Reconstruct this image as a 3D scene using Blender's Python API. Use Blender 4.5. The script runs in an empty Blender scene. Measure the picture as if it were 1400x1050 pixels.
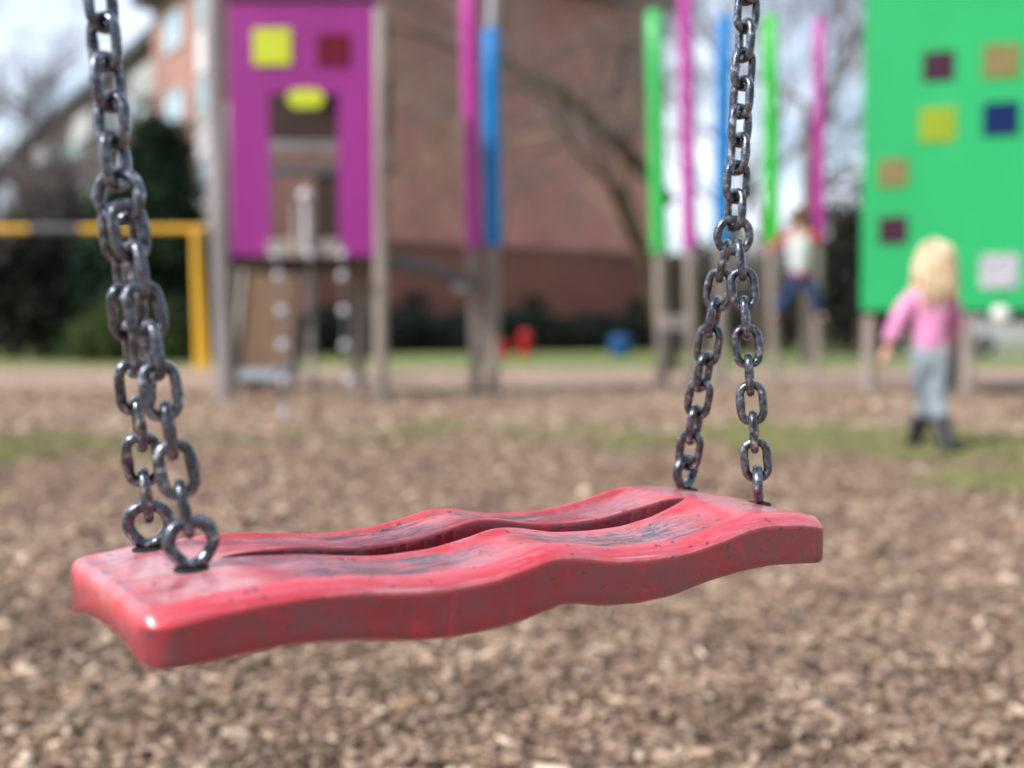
import bpy, bmesh, math, random
import numpy as np
from mathutils import Vector, Matrix, Quaternion, noise as mnoise

random.seed(7)
RNG = np.random.default_rng(11)
S = bpy.context.scene
COL = S.collection
PI = math.pi

# ------------------------------------------------------------------ camera model
F_PX, HORIZON, CAM_H = 1550.0, 458.0, 0.62
PITCH = math.atan((525 - HORIZON) / F_PX)
CP, SP = math.cos(PITCH), math.sin(PITCH)

def ray(px, py):
    a, b = (px - 700) / F_PX, -(py - 525) / F_PX
    return Vector((a, CP + b * SP, -SP + b * CP))

def at(px, py, depth):
    """point seen at a pixel of the 1400x1050 photograph, at a distance 'depth' along the view's ground direction"""
    r = ray(px, py)
    return Vector((0, 0, CAM_H)) + r * (depth / r.y)

def on_ground(px, py):
    r = ray(px, py)
    return Vector((0, 0, CAM_H)) + r * (CAM_H / -r.z)

# ------------------------------------------------------------------ materials
def lin(c):
    return tuple((x / 255 / 12.92) if x / 255 <= 0.04045 else ((x / 255 + 0.055) / 1.055) ** 2.4 for x in c)

class N:
    def __init__(s, mat):
        s.t = mat.node_tree
    def add(s, typ, **kw):
        n = s.t.nodes.new(typ)
        for k, v in kw.items():
            if k.startswith('i_'):
                key = k[2:]
                key = int(key) if key.isdigit() else key
                n.inputs[key].default_value = v
            else:
                setattr(n, k, v)
        return n
    def link(s, a, b):
        s.t.links.new(a, b)

def ramp(n, stops):
    r = n.add('ShaderNodeValToRGB')
    e = r.color_ramp.elements
    while len(e) < len(stops):
        e.new(0.5)
    for el, (p, c) in zip(e, stops):
        el.position = p
        el.color = (*c, 1) if len(c) == 3 else c
    return r

def new_mat(name):
    m = bpy.data.materials.new(name)
    m.use_nodes = True
    n = N(m)
    bs = m.node_tree.nodes['Principled BSDF']
    return m, n, bs

def simple(name, c1, c2=None, scale=6.0, rough=0.6, metal=0.0, bump=0.0, bscale=None, spec=0.5, stretch=(1, 1, 1), detail=5, coat=0.0):
    """noise-mottled paint / wood / stone"""
    m, n, bs = new_mat(name)
    c2 = c2 or tuple(x * 0.75 for x in c1)
    tc = n.add('ShaderNodeTexCoord')
    mp = n.add('ShaderNodeMapping')
    mp.inputs['Scale'].default_value = stretch
    n.link(tc.outputs['Object'], mp.inputs['Vector'])
    nz = n.add('ShaderNodeTexNoise', i_Scale=scale, i_Detail=detail, i_Roughness=0.6)
    n.link(mp.outputs[0], nz.inputs['Vector'])
    r = ramp(n, [(0.32, c2), (0.68, c1)])
    n.link(nz.outputs['Fac'], r.inputs[0])
    n.link(r.outputs[0], bs.inputs['Base Color'])
    bs.inputs['Roughness'].default_value = rough
    bs.inputs['Metallic'].default_value = metal
    bs.inputs['Specular IOR Level'].default_value = spec
    bs.inputs['Coat Weight'].default_value = coat
    if bump:
        nb = n.add('ShaderNodeTexNoise', i_Scale=bscale or scale * 5, i_Detail=4)
        n.link(mp.outputs[0], nb.inputs['Vector'])
        b = n.add('ShaderNodeBump', i_Strength=bump, i_Distance=0.01)
        n.link(nb.outputs['Fac'], b.inputs['Height'])
        n.link(b.outputs[0], bs.inputs['Normal'])
    return m

def island(name, cols, rough=0.7, extra=None, trans=0.0):
    """every separate leaf or chip takes its own colour"""
    m, n, bs = new_mat(name)
    g = n.add('ShaderNodeNewGeometry')
    k = len(cols)
    r = ramp(n, [(i / max(1, k - 1), c) for i, c in enumerate(cols)])
    n.link(g.outputs['Random Per Island'], r.inputs[0])
    out = r.outputs[0]
    if extra:
        tc = n.add('ShaderNodeTexCoord')
        nz = n.add('ShaderNodeTexNoise', i_Scale=extra, i_Detail=8)
        n.link(tc.outputs['Object'], nz.inputs['Vector'])
        rr = ramp(n, [(0.32, (0.82, 0.80, 0.78)), (0.68, (1.36, 1.34, 1.30))])
        n.link(nz.outputs['Fac'], rr.inputs[0])
        mx = n.add('ShaderNodeMix', data_type='RGBA', blend_type='MULTIPLY')
        mx.inputs[0].default_value = 1.0
        n.link(out, mx.inputs[6]); n.link(rr.outputs[0], mx.inputs[7])
        out = mx.outputs[2]
    n.link(out, bs.inputs['Base Color'])
    bs.inputs['Roughness'].default_value = rough
    bs.inputs['Specular IOR Level'].default_value = 0.3
    if trans:
        bs.inputs['Transmission Weight'].default_value = 0
    return m

def brick_mat(name, c1, c2, mortar, rough=0.85):
    m, n, bs = new_mat(name)
    tc = n.add('ShaderNodeTexCoord')
    # walls carry a UV map in metres
    b = n.add('ShaderNodeTexBrick', i_Scale=1.0)
    b.inputs['Color1'].default_value = (*c1, 1); b.inputs['Color2'].default_value = (*c2, 1); b.inputs['Mortar'].default_value = (*mortar, 1)
    b.inputs['Brick Width'].default_value = 0.25; b.inputs['Row Height'].default_value = 0.083; b.inputs['Mortar Size'].default_value = 0.012
    n.link(tc.outputs['UV'], b.inputs['Vector'])
    nz = n.add('ShaderNodeTexNoise', i_Scale=0.35, i_Detail=6, i_Roughness=0.65)
    n.link(tc.outputs['UV'], nz.inputs['Vector'])
    rr = ramp(n, [(0.3, (0.7, 0.72, 0.72)), (0.7, (1.12, 1.08, 1.08))])
    n.link(nz.outputs['Fac'], rr.inputs[0])
    mx = n.add('ShaderNodeMix', data_type='RGBA', blend_type='MULTIPLY')
    mx.inputs[0].default_value = 1.0
    n.link(b.outputs['Color'], mx.inputs[6]); n.link(rr.outputs[0], mx.inputs[7])
    n.link(mx.outputs[2], bs.inputs['Base Color'])
    bs.inputs['Roughness'].default_value = rough
    return m

# ------------------------------------------------------------------ mesh builder
class MB:
    def __init__(s):
        s.v, s.f, s.mi, s.cur = [], [], [], 0
    def add(s, vs, fs):
        o = len(s.v)
        s.v += [tuple(v) for v in vs]
        s.f += [tuple(i + o for i in f) for f in fs]
        s.mi += [s.cur] * len(fs)
    def box(s, c, size, rz=0.0, M=None, bev=0.0):
        x, y, z = (d / 2 for d in size)
        c = Vector(c)
        R = M if M else Matrix.Rotation(rz, 3, 'Z')
        if bev <= 0:
            vs = [c + R @ Vector(p) for p in [(-x,-y,-z),(x,-y,-z),(x,y,-z),(-x,y,-z),(-x,-y,z),(x,-y,z),(x,y,z),(-x,y,z)]]
            s.add(vs, [(0,3,2,1),(4,5,6,7),(0,1,5,4),(1,2,6,5),(2,3,7,6),(3,0,4,7)])
        else:
            bm = bmesh.new()
            bmesh.ops.create_cube(bm, size=1)
            for v in bm.verts:
                v.co = Vector((v.co.x * size[0], v.co.y * size[1], v.co.z * size[2]))
            bmesh.ops.bevel(bm, geom=bm.edges[:], offset=bev, segments=2, affect='EDGES', profile=0.5)
            bm.verts.index_update()
            s.add([c + R @ v.co for v in bm.verts], [[v.index for v in f.verts] for f in bm.faces])
            bm.free()
    def tube(s, pts, rad, n=8, cap=True, closed=False):
        pts = [Vector(p) for p in pts]
        k = len(pts)
        if not hasattr(rad, '__len__'):
            rad = [rad] * k
        vs, fs = [], []
        t0 = None; ref = None
        for i, p in enumerate(pts):
            if closed:
                t = pts[(i + 1) % k] - pts[i - 1]
            else:
                t = pts[min(i + 1, k - 1)] - pts[max(i - 1, 0)]
            t.normalize()
            if ref is None:
                a = Vector((0, 0, 1)) if abs(t.z) < 0.9 else Vector((1, 0, 0))
                ref = (a - t * a.dot(t)).normalized()
            else:
                ref = (ref - t * ref.dot(t)).normalized()
            b = t.cross(ref)
            for j in range(n):
                an = 2 * PI * j / n
                vs.append(p + (ref * math.cos(an) + b * math.sin(an)) * rad[i])
        m = k if closed else k - 1
        for i in range(m):
            for j in range(n):
                a, b_ = i * n + j, i * n + (j + 1) % n
                c, d = ((i + 1) % k) * n + (j + 1) % n, ((i + 1) % k) * n + j
                fs.append((a, b_, c, d))
        if cap and not closed:
            fs.append(tuple(range(n - 1, -1, -1)))
            fs.append(tuple((k - 1) * n + j for j in range(n)))
        s.add(vs, fs)
    def ball(s, c, r, u=14, w=9, sc=(1, 1, 1), M=None):
        c = Vector(c); vs = []; fs = []
        for i in range(w + 1):
            th = PI * i / w
            for j in range(u):
                ph = 2 * PI * j / u
                p = Vector((r * sc[0] * math.sin(th) * math.cos(ph), r * sc[1] * math.sin(th) * math.sin(ph), r * sc[2] * math.cos(th)))
                vs.append(c + (M @ p if M else p))
        for i in range(w):
            for j in range(u):
                fs.append((i*u+j, (i+1)*u+j, (i+1)*u+(j+1) % u, i*u+(j+1) % u))
        s.add(vs, fs)
    def lathe(s, prof, c=(0, 0, 0), n=24):
        c = Vector(c); vs = []; fs = []
        for r, z in prof:
            for j in range(n):
                a = 2 * PI * j / n
                vs.append(c + Vector((r * math.cos(a), r * math.sin(a), z)))
        for i in range(len(prof) - 1):
            for j in range(n):
                fs.append((i*n+j, i*n+(j+1) % n, (i+1)*n+(j+1) % n, (i+1)*n+j))
        s.add(vs, fs)
    def prism(s, poly, axis_from, ex, ez, ey, depth):
        """poly in (ex, ez) plane pushed along ey by depth"""
        o = Vector(axis_from); k = len(poly)
        vs = [o + ex * a + ez * b for a, b in poly] + [o + ex * a + ez * b + ey * depth for a, b in poly]
        fs = [tuple(range(k)), tuple(range(2 * k - 1, k - 1, -1))]
        fs += [(i, i + k, (i + 1) % k + k, (i + 1) % k) for i in range(k)]
        s.add(vs, fs)

def recalc(me):
    bm = bmesh.new(); bm.from_mesh(me)
    bmesh.ops.recalc_face_normals(bm, faces=bm.faces[:])
    bm.to_mesh(me); bm.free()

def base_of(o):
    p = Vector((0, 0, 0))
    while o is not None:
        p += o.location
        o = o.parent
    return p

def mesh_obj(name, mb, mats, parent=None, smooth=False, fix=True, angle=None):
    """mb is written in world metres; the mesh is stored relative to its thing's base"""
    off = base_of(parent) if parent else Vector((0, 0, 0))
    me = bpy.data.meshes.new(name)
    me.from_pydata([tuple(Vector(v) - off) for v in mb.v], [], mb.f)
    mats = mats if isinstance(mats, (list, tuple)) else [mats]
    for m in mats:
        me.materials.append(m)
    if len(mats) > 1:
        me.polygons.foreach_set('material_index', mb.mi)
    if fix:
        recalc(me)
    if smooth:
        me.polygons.foreach_set('use_smooth', [True] * len(me.polygons))
        if angle:
            me.set_sharp_from_angle(angle=math.radians(angle))
    o = bpy.data.objects.new(name, me)
    COL.objects.link(o)
    if parent:
        o.parent = parent
    return o

def raw_obj(name, V, Fq, mats, parent=None, smooth=False):
    """fast path for big numpy meshes of quads"""
    me = bpy.data.meshes.new(name)
    off = base_of(parent) if parent else Vector((0, 0, 0))
    V = np.asarray(V, np.float32) - np.array(off, np.float32)
    Fq = np.asarray(Fq, np.int32)
    k = Fq.shape[1]
    me.vertices.add(len(V)); me.vertices.foreach_set('co', V.ravel())
    me.loops.add(Fq.size); me.loops.foreach_set('vertex_index', Fq.ravel())
    me.polygons.add(len(Fq))
    me.polygons.foreach_set('loop_start', np.arange(len(Fq), dtype=np.int32) * k)
    me.polygons.foreach_set('loop_total', np.full(len(Fq), k, np.int32))
    me.update(calc_edges=True)
    me.validate()
    for m in (mats if isinstance(mats, (list, tuple)) else [mats]):
        me.materials.append(m)
    if smooth:
        me.polygons.foreach_set('use_smooth', [True] * len(me.polygons))
    o = bpy.data.objects.new(name, me)
    COL.objects.link(o)
    if parent:
        o.parent = parent
    return o

def tag(o, label=None, cat=None, group=None, kind=None):
    if label: o['label'] = label
    if cat: o['category'] = cat
    if group: o['group'] = group
    if kind: o['kind'] = kind
    return o

def thing(name, label, cat, loc, group=None):
    o = bpy.data.objects.new(name, None)
    o.empty_display_size = 0.1
    o.location = loc
    COL.objects.link(o)
    return tag(o, label, cat, group)

def smoothstep(a, b, x):
    t = np.clip((x - a) / (b - a), 0, 1)
    return t * t * (3 - 2 * t)

# ================================================================== MATERIALS
M_GREYWOOD = simple('weathered timber', lin((168, 158, 150)), lin((124, 115, 109)), 9, 0.8, stretch=(1, 1, 0.12), bump=0.25)
M_BROWNWOOD = simple('brown timber', lin((112, 84, 56)), lin((84, 62, 42)), 8, 0.75, stretch=(1, 1, 0.15))
M_DARKWOOD = simple('dark stained plywood', lin((62, 44, 36)), lin((44, 32, 28)), 5, 0.75)
M_STEEL = simple('brushed steel', (0.55, 0.56, 0.58), (0.4, 0.42, 0.44), 12, 0.35, metal=0.9)
M_ALU = simple('pale painted post', lin((160, 154, 156)), lin((122, 116, 116)), 5, 0.5, stretch=(1, 1, 0.2))
M_DARKSTEEL = simple('dark grey beam paint', lin((92, 94, 104)), lin((70, 72, 80)), 6, 0.55)
M_PURPLE = simple('magenta panel', lin((152, 40, 138)), lin((134, 33, 122)), 1.2, 0.40, stretch=(1, 1, .4))
M_GREENP = simple('bright green panel', (0.020, 0.47, 0.150), (0.018, 0.39, 0.126), 0.8, 0.36, stretch=(1, 1, .4))
M_LIME = simple('lime yellow', lin((196, 212, 40)), lin((184, 198, 35)), 4, 0.45)
M_CRIMSON = simple('crimson', lin((104, 2, 36)), lin((90, 2, 30)), 4, 0.5, spec=.25)
M_MAG = simple('magenta sleeve', lin((190, 50, 160)), lin((175, 40, 148)), 2, 0.35, coat=0.12)
M_BLUE = simple('blue sleeve', lin((0, 130, 206)), lin((0, 116, 192)), 2, 0.4, spec=.3, coat=0.05)
M_GREEN1 = simple('mint green sleeve', lin((50, 190, 90)), lin((44, 175, 80)), 2, 0.35, coat=0.12)
M_GREEN2 = simple('grass green sleeve', lin((40, 195, 45)), lin((35, 180, 40)), 2, 0.35, coat=0.12)
M_YELLOW = simple('yellow frame paint', lin((236, 188, 50)), lin((220, 168, 42)), 3, 0.45)
M_PLUM = simple('dark plum square', lin((66, 32, 56)), lin((56, 27, 48)), 5, 0.5, spec=.3)
M_TAN = simple('tan square', lin((136, 124, 84)), lin((120, 108, 70)), 5, 0.6)
M_OLIVE = simple('olive square frame', lin((124, 128, 54)), lin((112, 116, 48)), 5, 0.55)
M_YELG = simple('yellow green square', lin((146, 170, 30)), lin((134, 158, 28)), 5, 0.45)
M_NAVY = simple('navy square', lin((2, 38, 92)), lin((2, 32, 82)), 5, 0.5, spec=.25)
M_NOTICE = simple('grey printed notice', lin((215, 215, 225)), lin((120, 122, 135)), 18, 0.6, detail=2)
M_HOLE_SHADE = simple('dark hole shade', (0.012, 0.011, 0.011), (0.006, 0.006, 0.006), 40, 0.8)  # near-black colour paints the shade inside the eye holes
M_WHITE = simple('white paint', (0.78, 0.78, 0.78), (0.7, 0.7, 0.71), 3, 0.4)
M_BEAD = simple('pale rope bead', lin((205, 205, 212)), lin((180, 180, 190)), 8, 0.3)
M_RED = simple('red plastic', lin((200, 32, 42)), lin((180, 28, 36)), 5, 0.4)
M_BLUEP = simple('blue plastic tub', lin((26, 92, 150)), lin((22, 82, 138)), 5, 0.35)
M_GLASS = simple('window glass', lin((190, 218, 228)), lin((150, 190, 206)), 0.8, 0.12, spec=0.9)  # sky reflection painted into the pale blue base colour
M_FRAME = simple('pale window frame', (0.50, 0.50, 0.50), (0.42, 0.42, 0.42), 2, 0.5)
M_FASCIA = simple('grey fascia', lin((98, 100, 103)), lin((84, 86, 90)), 1, 0.7)
M_ROOF = simple('teal grey roof', lin((30, 92, 106)), lin((36, 78, 90)), 0.7, 0.6)
M_BARK = simple('grey bark', lin((112, 102, 96)), lin((70, 63, 60)), 7, 0.9, stretch=(1, 1, 0.2), bump=0.4)
M_MOSS = simple('mossy bark', lin((78, 70, 40)), lin((44, 38, 28)), 3, 0.95, bump=0.4)
M_TWIG = simple('twigs', lin((120, 110, 108)), lin((90, 82, 80)), 3, 0.9)
M_TWIGTAN = simple('tan twigs', lin((158, 138, 112)), lin((126, 110, 88)), 3, 0.9)
M_BRICK_SUN = brick_mat('pink brick', lin((182, 128, 118)), lin((170, 118, 110)), lin((180, 154, 146)))
M_BRICK = brick_mat('red brown brick', lin((200, 142, 130)), lin((186, 130, 120)), lin((190, 166, 156)))
M_RENDERW = simple('grey brown render', lin((112, 101, 98)), lin((86, 78, 77)), 0.5, 0.85)
M_BALC = simple('grey white balcony panel', (0.46, 0.47, 0.48), (0.38, 0.39, 0.40), 0.6, 0.7)
M_BRICK_LOW = brick_mat('dark red brick', lin((148, 88, 80)), lin((132, 78, 72)), lin((140, 112, 104)))
M_PATH = simple('pale paving', lin((190, 184, 176)), lin((170, 164, 156)), 1.2, 0.85)
M_NEEDLE = island('conifer needles', [lin((16, 34, 22)), lin((22, 46, 28)), lin((30, 58, 34))], 0.8)
M_DARKLEAF = island('dark shrub leaves', [lin((26, 30, 26)), lin((38, 42, 36)), lin((50, 48, 42)), lin((34, 46, 34))], 0.8)
M_BUSH = island('green bush leaves', [lin((50, 66, 32)), lin((68, 86, 40)), lin((84, 98, 48)), lin((58, 66, 40))], 0.7)
M_HEDGE = island('low hedge leaves', [lin((22, 36, 36)), lin((32, 46, 42)), lin((44, 52, 46))], 0.8)
M_DRYLEAF = island('brown thicket leaves', [lin((70, 64, 58)), lin((92, 82, 72)), lin((58, 56, 48)), lin((50, 56, 44))], 0.85)
M_GRASSB = island('grass blades', [lin((108, 118, 70)), lin((128, 136, 84)), lin((146, 152, 100)), lin((164, 154, 118))], 0.7)
M_CHIP = island('bark chips', [lin((66, 52, 45)), lin((142, 118, 102)), lin((174, 149, 131)), lin((96, 78, 67)), lin((190, 166, 147)), lin((154, 130, 113)), lin((222, 202, 180)), lin((118, 97, 83)), lin((166, 142, 125)), lin((78, 62, 54)), lin((170, 140, 112))], 0.85, extra=4.5)
M_SKIN = simple('skin', lin((224, 176, 156)), lin((214, 164, 144)), 8, 0.5)
M_EYE = simple('eye', (0.03, 0.03, 0.035), (0.02, 0.02, 0.02), 5, 0.2)
M_LIP = simple('lips', lin((190, 112, 106)), lin((180, 104, 98)), 5, 0.5)
M_BLOND = island('blond hair', [lin((150, 118, 84)), lin((214, 188, 150)), lin((242, 224, 194)), lin((192, 162, 122)), lin((248, 234, 210)), lin((226, 202, 164))], 0.5)
M_BRUN = simple('brown hair', lin((120, 88, 66)), lin((92, 66, 50)), 30, 0.6, bump=0.5)
M_PINK = simple('pink knit', lin((238, 164, 206)), lin((222, 142, 194)), 14, 0.85, bump=0.3, bscale=160)
M_JEANG = simple('grey blue denim', lin((164, 178, 188)), lin((128, 144, 158)), 10, 0.85, bump=0.2, bscale=150)
M_BOOT = simple('black boot leather', lin((34, 36, 44)), lin((24, 26, 32)), 10, 0.45)
M_SHIRT = simple('white shirt', lin((226, 226, 236)), lin((208, 208, 220)), 10, 0.85)
M_REDSL = simple('red sleeve', lin((196, 36, 66)), lin((176, 30, 56)), 10, 0.85)
M_JEAN = simple('blue denim', lin((40, 66, 112)), lin((30, 50, 88)), 12, 0.85)
M_SHOE = simple('dark brown shoe', lin((82, 46, 40)), lin((64, 38, 34)), 10, 0.6)
M_CAR = simple('silver white car paint', (0.62, 0.63, 0.66), (0.58, 0.59, 0.62), 1, 0.25, coat=0.6)
M_CARGLASS = simple('dark car glass', (0.03, 0.035, 0.04), (0.02, 0.025, 0.03), 1, 0.1)
M_TYRE = simple('tyre rubber', (0.03, 0.03, 0.03), (0.02, 0.02, 0.02), 10, 0.8)
M_LAMPR = simple('tail lamp', lin((150, 14, 18)), lin((130, 10, 14)), 5, 0.25)

def chain_mat():
    m, n, bs = new_mat('worn galvanised chain')
    tc = n.add('ShaderNodeTexCoord'); oi = n.add('ShaderNodeObjectInfo')
    off = n.add('ShaderNodeVectorMath', operation='ADD')
    sc = n.add('ShaderNodeVectorMath', operation='SCALE'); sc.inputs['Scale'].default_value = 7.0
    cmb = n.add('ShaderNodeCombineXYZ')
    for i in range(3): n.link(oi.outputs['Random'], cmb.inputs[i])
    n.link(cmb.outputs[0], sc.inputs[0])
    n.link(tc.outputs['Object'], off.inputs[0]); n.link(sc.outputs[0], off.inputs[1])
    nz = n.add('ShaderNodeTexNoise', i_Scale=190.0, i_Detail=6.0, i_Roughness=0.7)
    n.link(off.outputs[0], nz.inputs['Vector'])
    r = ramp(n, [(0.34, (0.022, 0.024, 0.029)), (0.47, (0.072, 0.083, 0.106)), (0.59, (0.175, 0.20, 0.25)), (0.68, (0.68, 0.70, 0.73))])
    n.link(nz.outputs['Fac'], r.inputs[0])
    n2 = n.add('ShaderNodeTexNoise', i_Scale=75.0, i_Detail=4.0)
    n.link(off.outputs[0], n2.inputs['Vector'])
    rm = ramp(n, [(0.66, (0, 0, 0)), (0.80, (1, 1, 1))])
    n.link(n2.outputs['Fac'], rm.inputs[0])
    mx = n.add('ShaderNodeMix', data_type='RGBA')
    sm = n.add('ShaderNodeMath', operation='MULTIPLY'); sm.inputs[1].default_value = 0.5
    n.link(rm.outputs[0], sm.inputs[0]); n.link(sm.outputs[0], mx.inputs[0])
    n.link(r.outputs[0], mx.inputs[6]); mx.inputs[7].default_value = (0.048, 0.038, 0.034, 1)
    n.link(mx.outputs[2], bs.inputs['Base Color'])
    mt = n.add('ShaderNodeMath', operation='MULTIPLY_ADD'); mt.inputs[1].default_value = -0.7; mt.inputs[2].default_value = 0.9
    n.link(rm.outputs[0], mt.inputs[0]); n.link(mt.outputs[0], bs.inputs['Metallic'])
    rr = n.add('ShaderNodeMapRange'); rr.inputs['To Min'].default_value = 0.14; rr.inputs['To Max'].default_value = 0.42
    n.link(n2.outputs['Fac'], rr.inputs['Value']); n.link(rr.outputs[0], bs.inputs['Roughness'])
    bs.inputs['Coat Weight'].default_value = 0.7; bs.inputs['Coat Roughness'].default_value = 0.16
    b = n.add('ShaderNodeBump', i_Strength=0.5, i_Distance=0.0007)
    n.link(nz.outputs['Fac'], b.inputs['Height']); n.link(b.outputs[0], bs.inputs['Normal'])
    return m
M_CHAIN = chain_mat()

def seat_mat():
    m, n, bs = new_mat('faded red rubber')
    tc = n.add('ShaderNodeTexCoord')
    def noise(scale, stretch=(1, 1, 1), detail=5, rough=0.6, dist=0.0):
        mp = n.add('ShaderNodeMapping'); mp.inputs['Scale'].default_value = stretch
        n.link(tc.outputs['Object'], mp.inputs['Vector'])
        z = n.add('ShaderNodeTexNoise', i_Scale=scale, i_Detail=detail, i_Roughness=rough, i_Distortion=dist)
        n.link(mp.outputs[0], z.inputs['Vector'])
        return z.outputs['Fac']
    def mask(src, a, b, k=1.0):
        r = ramp(n, [(a, (0, 0, 0)), (b, (k, k, k))]); n.link(src, r.inputs[0]); return r.outputs[0]
    def mix(f, a, b, mode='MIX'):
        x = n.add('ShaderNodeMix', data_type='RGBA', blend_type=mode)
        if isinstance(f, float): x.inputs[0].default_value = f
        else: n.link(f, x.inputs[0])
        for s_, i in ((a, 6), (b, 7)):
            if isinstance(s_, tuple): x.inputs[i].default_value = (*s_, 1)
            else: n.link(s_, x.inputs[i])
        return x.outputs[2]
    def mul(a, b):
        x = n.add('ShaderNodeMath', operation='MULTIPLY')
        n.link(a, x.inputs[0])
        if isinstance(b, float): x.inputs[1].default_value = b
        else: n.link(b, x.inputs[1])
        return x.outputs[0]
    def attr(nm):
        return n.add('ShaderNodeAttribute', attribute_name=nm).outputs['Fac']
    a_s, a_t, a_g, a_l, a_c = attr('flank'), attr('tread'), attr('grime'), attr('lip'), attr('crest')
    inv = n.add('ShaderNodeMath', operation='SUBTRACT'); inv.inputs[0].default_value = 1.0; n.link(a_s, inv.inputs[1])
    at_top = inv.outputs[0]
    r = ramp(n, [(0.30, (0.48, 0.016, 0.028)), (0.5, (0.62, 0.032, 0.050)), (0.70, (0.68, 0.066, 0.088))]); n.link(noise(14, (1, 1, 1), 4), r.inputs[0])
    col = r.outputs[0]
    # pale sky sheen painted into the top in cloudy patches, strongest near the ends
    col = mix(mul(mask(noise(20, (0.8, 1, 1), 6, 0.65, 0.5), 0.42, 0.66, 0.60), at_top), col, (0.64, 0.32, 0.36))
    col = mix(mul(attr('painted_sheen'), mask(noise(34, (0.8, 1, 1), 6, 0.7, 0.4), 0.30, 0.62, 0.85)), col, (0.62, 0.42, 0.46))
    # random orange-red patches
    col = mix(mask(noise(22, (1, 1.4, 1), 3, 0.5, 1.0), 0.58, 0.66, 0.55), col, (0.74, 0.055, 0.045))
    # the rolled rim: deeper magenta with drawn streaks along the board
    streak = mask(noise(1.0, (10, 520, 420), 3, 0.6), 0.40, 0.64, 0.8)
    col = mix(mul(a_l, 0.70), col, (0.64, 0.026, 0.066))
    col = mix(mul(mul(streak, a_l), 0.55), col, (0.74, 0.20, 0.26))
    col = mix(mul(a_c, 0.75), col, (0.76, 0.065, 0.075))
    # flanks: shade painted in as maroon, with violet-grey grime clouds and runs
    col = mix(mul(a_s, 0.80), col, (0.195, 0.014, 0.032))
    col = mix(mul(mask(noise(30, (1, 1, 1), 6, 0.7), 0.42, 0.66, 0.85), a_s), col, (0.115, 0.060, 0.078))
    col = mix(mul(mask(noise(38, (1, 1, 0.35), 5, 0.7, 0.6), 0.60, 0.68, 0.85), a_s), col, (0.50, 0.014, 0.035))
    # tread wear: fine dark scuffing gathered in drifts
    scuff = mul(mask(noise(150, (0.30, 1.0, 1), 8, 0.82, 0.3), 0.44, 0.54, 1.0), mask(noise(22, (0.6, 1.8, 1), 4, 0.6), 0.36, 0.52))
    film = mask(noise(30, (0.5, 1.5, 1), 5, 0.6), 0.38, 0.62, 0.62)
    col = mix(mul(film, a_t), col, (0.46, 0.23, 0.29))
    col = mix(mul(scuff, a_t), col, (0.095, 0.085, 0.110))
    # grime in the dish corner, along the crease and about the eyes
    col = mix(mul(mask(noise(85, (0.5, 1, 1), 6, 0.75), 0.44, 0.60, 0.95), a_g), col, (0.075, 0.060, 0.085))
    # small dark nicks
    for sc, rad_, keep in ((85.0, 0.15, 0.74), (190.0, 0.22, 0.66)):
        mpv = n.add('ShaderNodeMapping'); mpv.inputs['Scale'].default_value = (0.7, 1, 1)
        wz = n.add('ShaderNodeTexNoise', i_Scale=260.0, i_Detail=3.0); n.link(tc.outputs['Object'], wz.inputs['Vector'])
        wa = n.add('ShaderNodeVectorMath', operation='MULTIPLY_ADD'); wa.inputs[1].default_value = (0.009, 0.006, 0.006)
        n.link(wz.outputs['Color'], wa.inputs[0]); n.link(tc.outputs['Object'], wa.inputs[2]); n.link(wa.outputs[0], mpv.inputs['Vector'])
        vo = n.add('ShaderNodeTexVoronoi', i_Scale=sc); n.link(mpv.outputs[0], vo.inputs['Vector'])
        sp = n.add('ShaderNodeSeparateColor'); n.link(vo.outputs['Color'], sp.inputs[0])
        d_ = n.add('ShaderNodeMath', operation='LESS_THAN'); d_.inputs[1].default_value = rad_; n.link(vo.outputs['Distance'], d_.inputs[0])
        k_ = n.add('ShaderNodeMath', operation='GREATER_THAN'); k_.inputs[1].default_value = keep; n.link(sp.outputs[0], k_.inputs[0])
        col = mix(mul(mul(d_.outputs[0], k_.outputs[0]), 0.8), col, (0.055, 0.040, 0.055))
    # fine pale scratches on the top
    for rot, sc in ((0.25, 1.0), (-0.5, 1.3), (1.2, 0.8)):
        mp = n.add('ShaderNodeMapping'); mp.inputs['Rotation'].default_value = (0, 0, rot); mp.inputs['Scale'].default_value = (9 * sc, 420 * sc, 60)
        n.link(tc.outputs['Object'], mp.inputs['Vector'])
        z = n.add('ShaderNodeTexNoise', i_Scale=1.0, i_Detail=2.0); n.link(mp.outputs[0], z.inputs['Vector'])
        col = mix(mul(mask(z.outputs['Fac'], 0.66, 0.74, 0.5), at_top), col, (0.70, 0.42, 0.46))
    n.link(col, bs.inputs['Base Color'])
    rr = n.add('ShaderNodeMapRange'); rr.inputs['To Min'].default_value = 0.16; rr.inputs['To Max'].default_value = 0.50
    n.link(noise(40, (1, 1, 1), 6, 0.7), rr.inputs['Value']); n.link(rr.outputs[0], bs.inputs['Roughness'])
    bs.inputs['Specular IOR Level'].default_value = 0.55
    bs.inputs['Coat Weight'].default_value = 0.45; bs.inputs['Coat Roughness'].default_value = 0.18
    bs.inputs['Subsurface Weight'].default_value = 0.0
    hsum = n.add('ShaderNodeMath', operation='ADD')
    n.link(mul(noise(320, (1, 1, 1), 4, 0.7), 0.5), hsum.inputs[0])
    n.link(mul(noise(150, (0.30, 1.0, 1), 8, 0.82, 0.3), a_t), hsum.inputs[1])
    b = n.add('ShaderNodeBump', i_Strength=0.55, i_Distance=0.0012)
    n.link(hsum.outputs[0], b.inputs['Height']); n.link(b.outputs[0], bs.inputs['Normal'])
    return m
M_SEAT = seat_mat()

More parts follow.
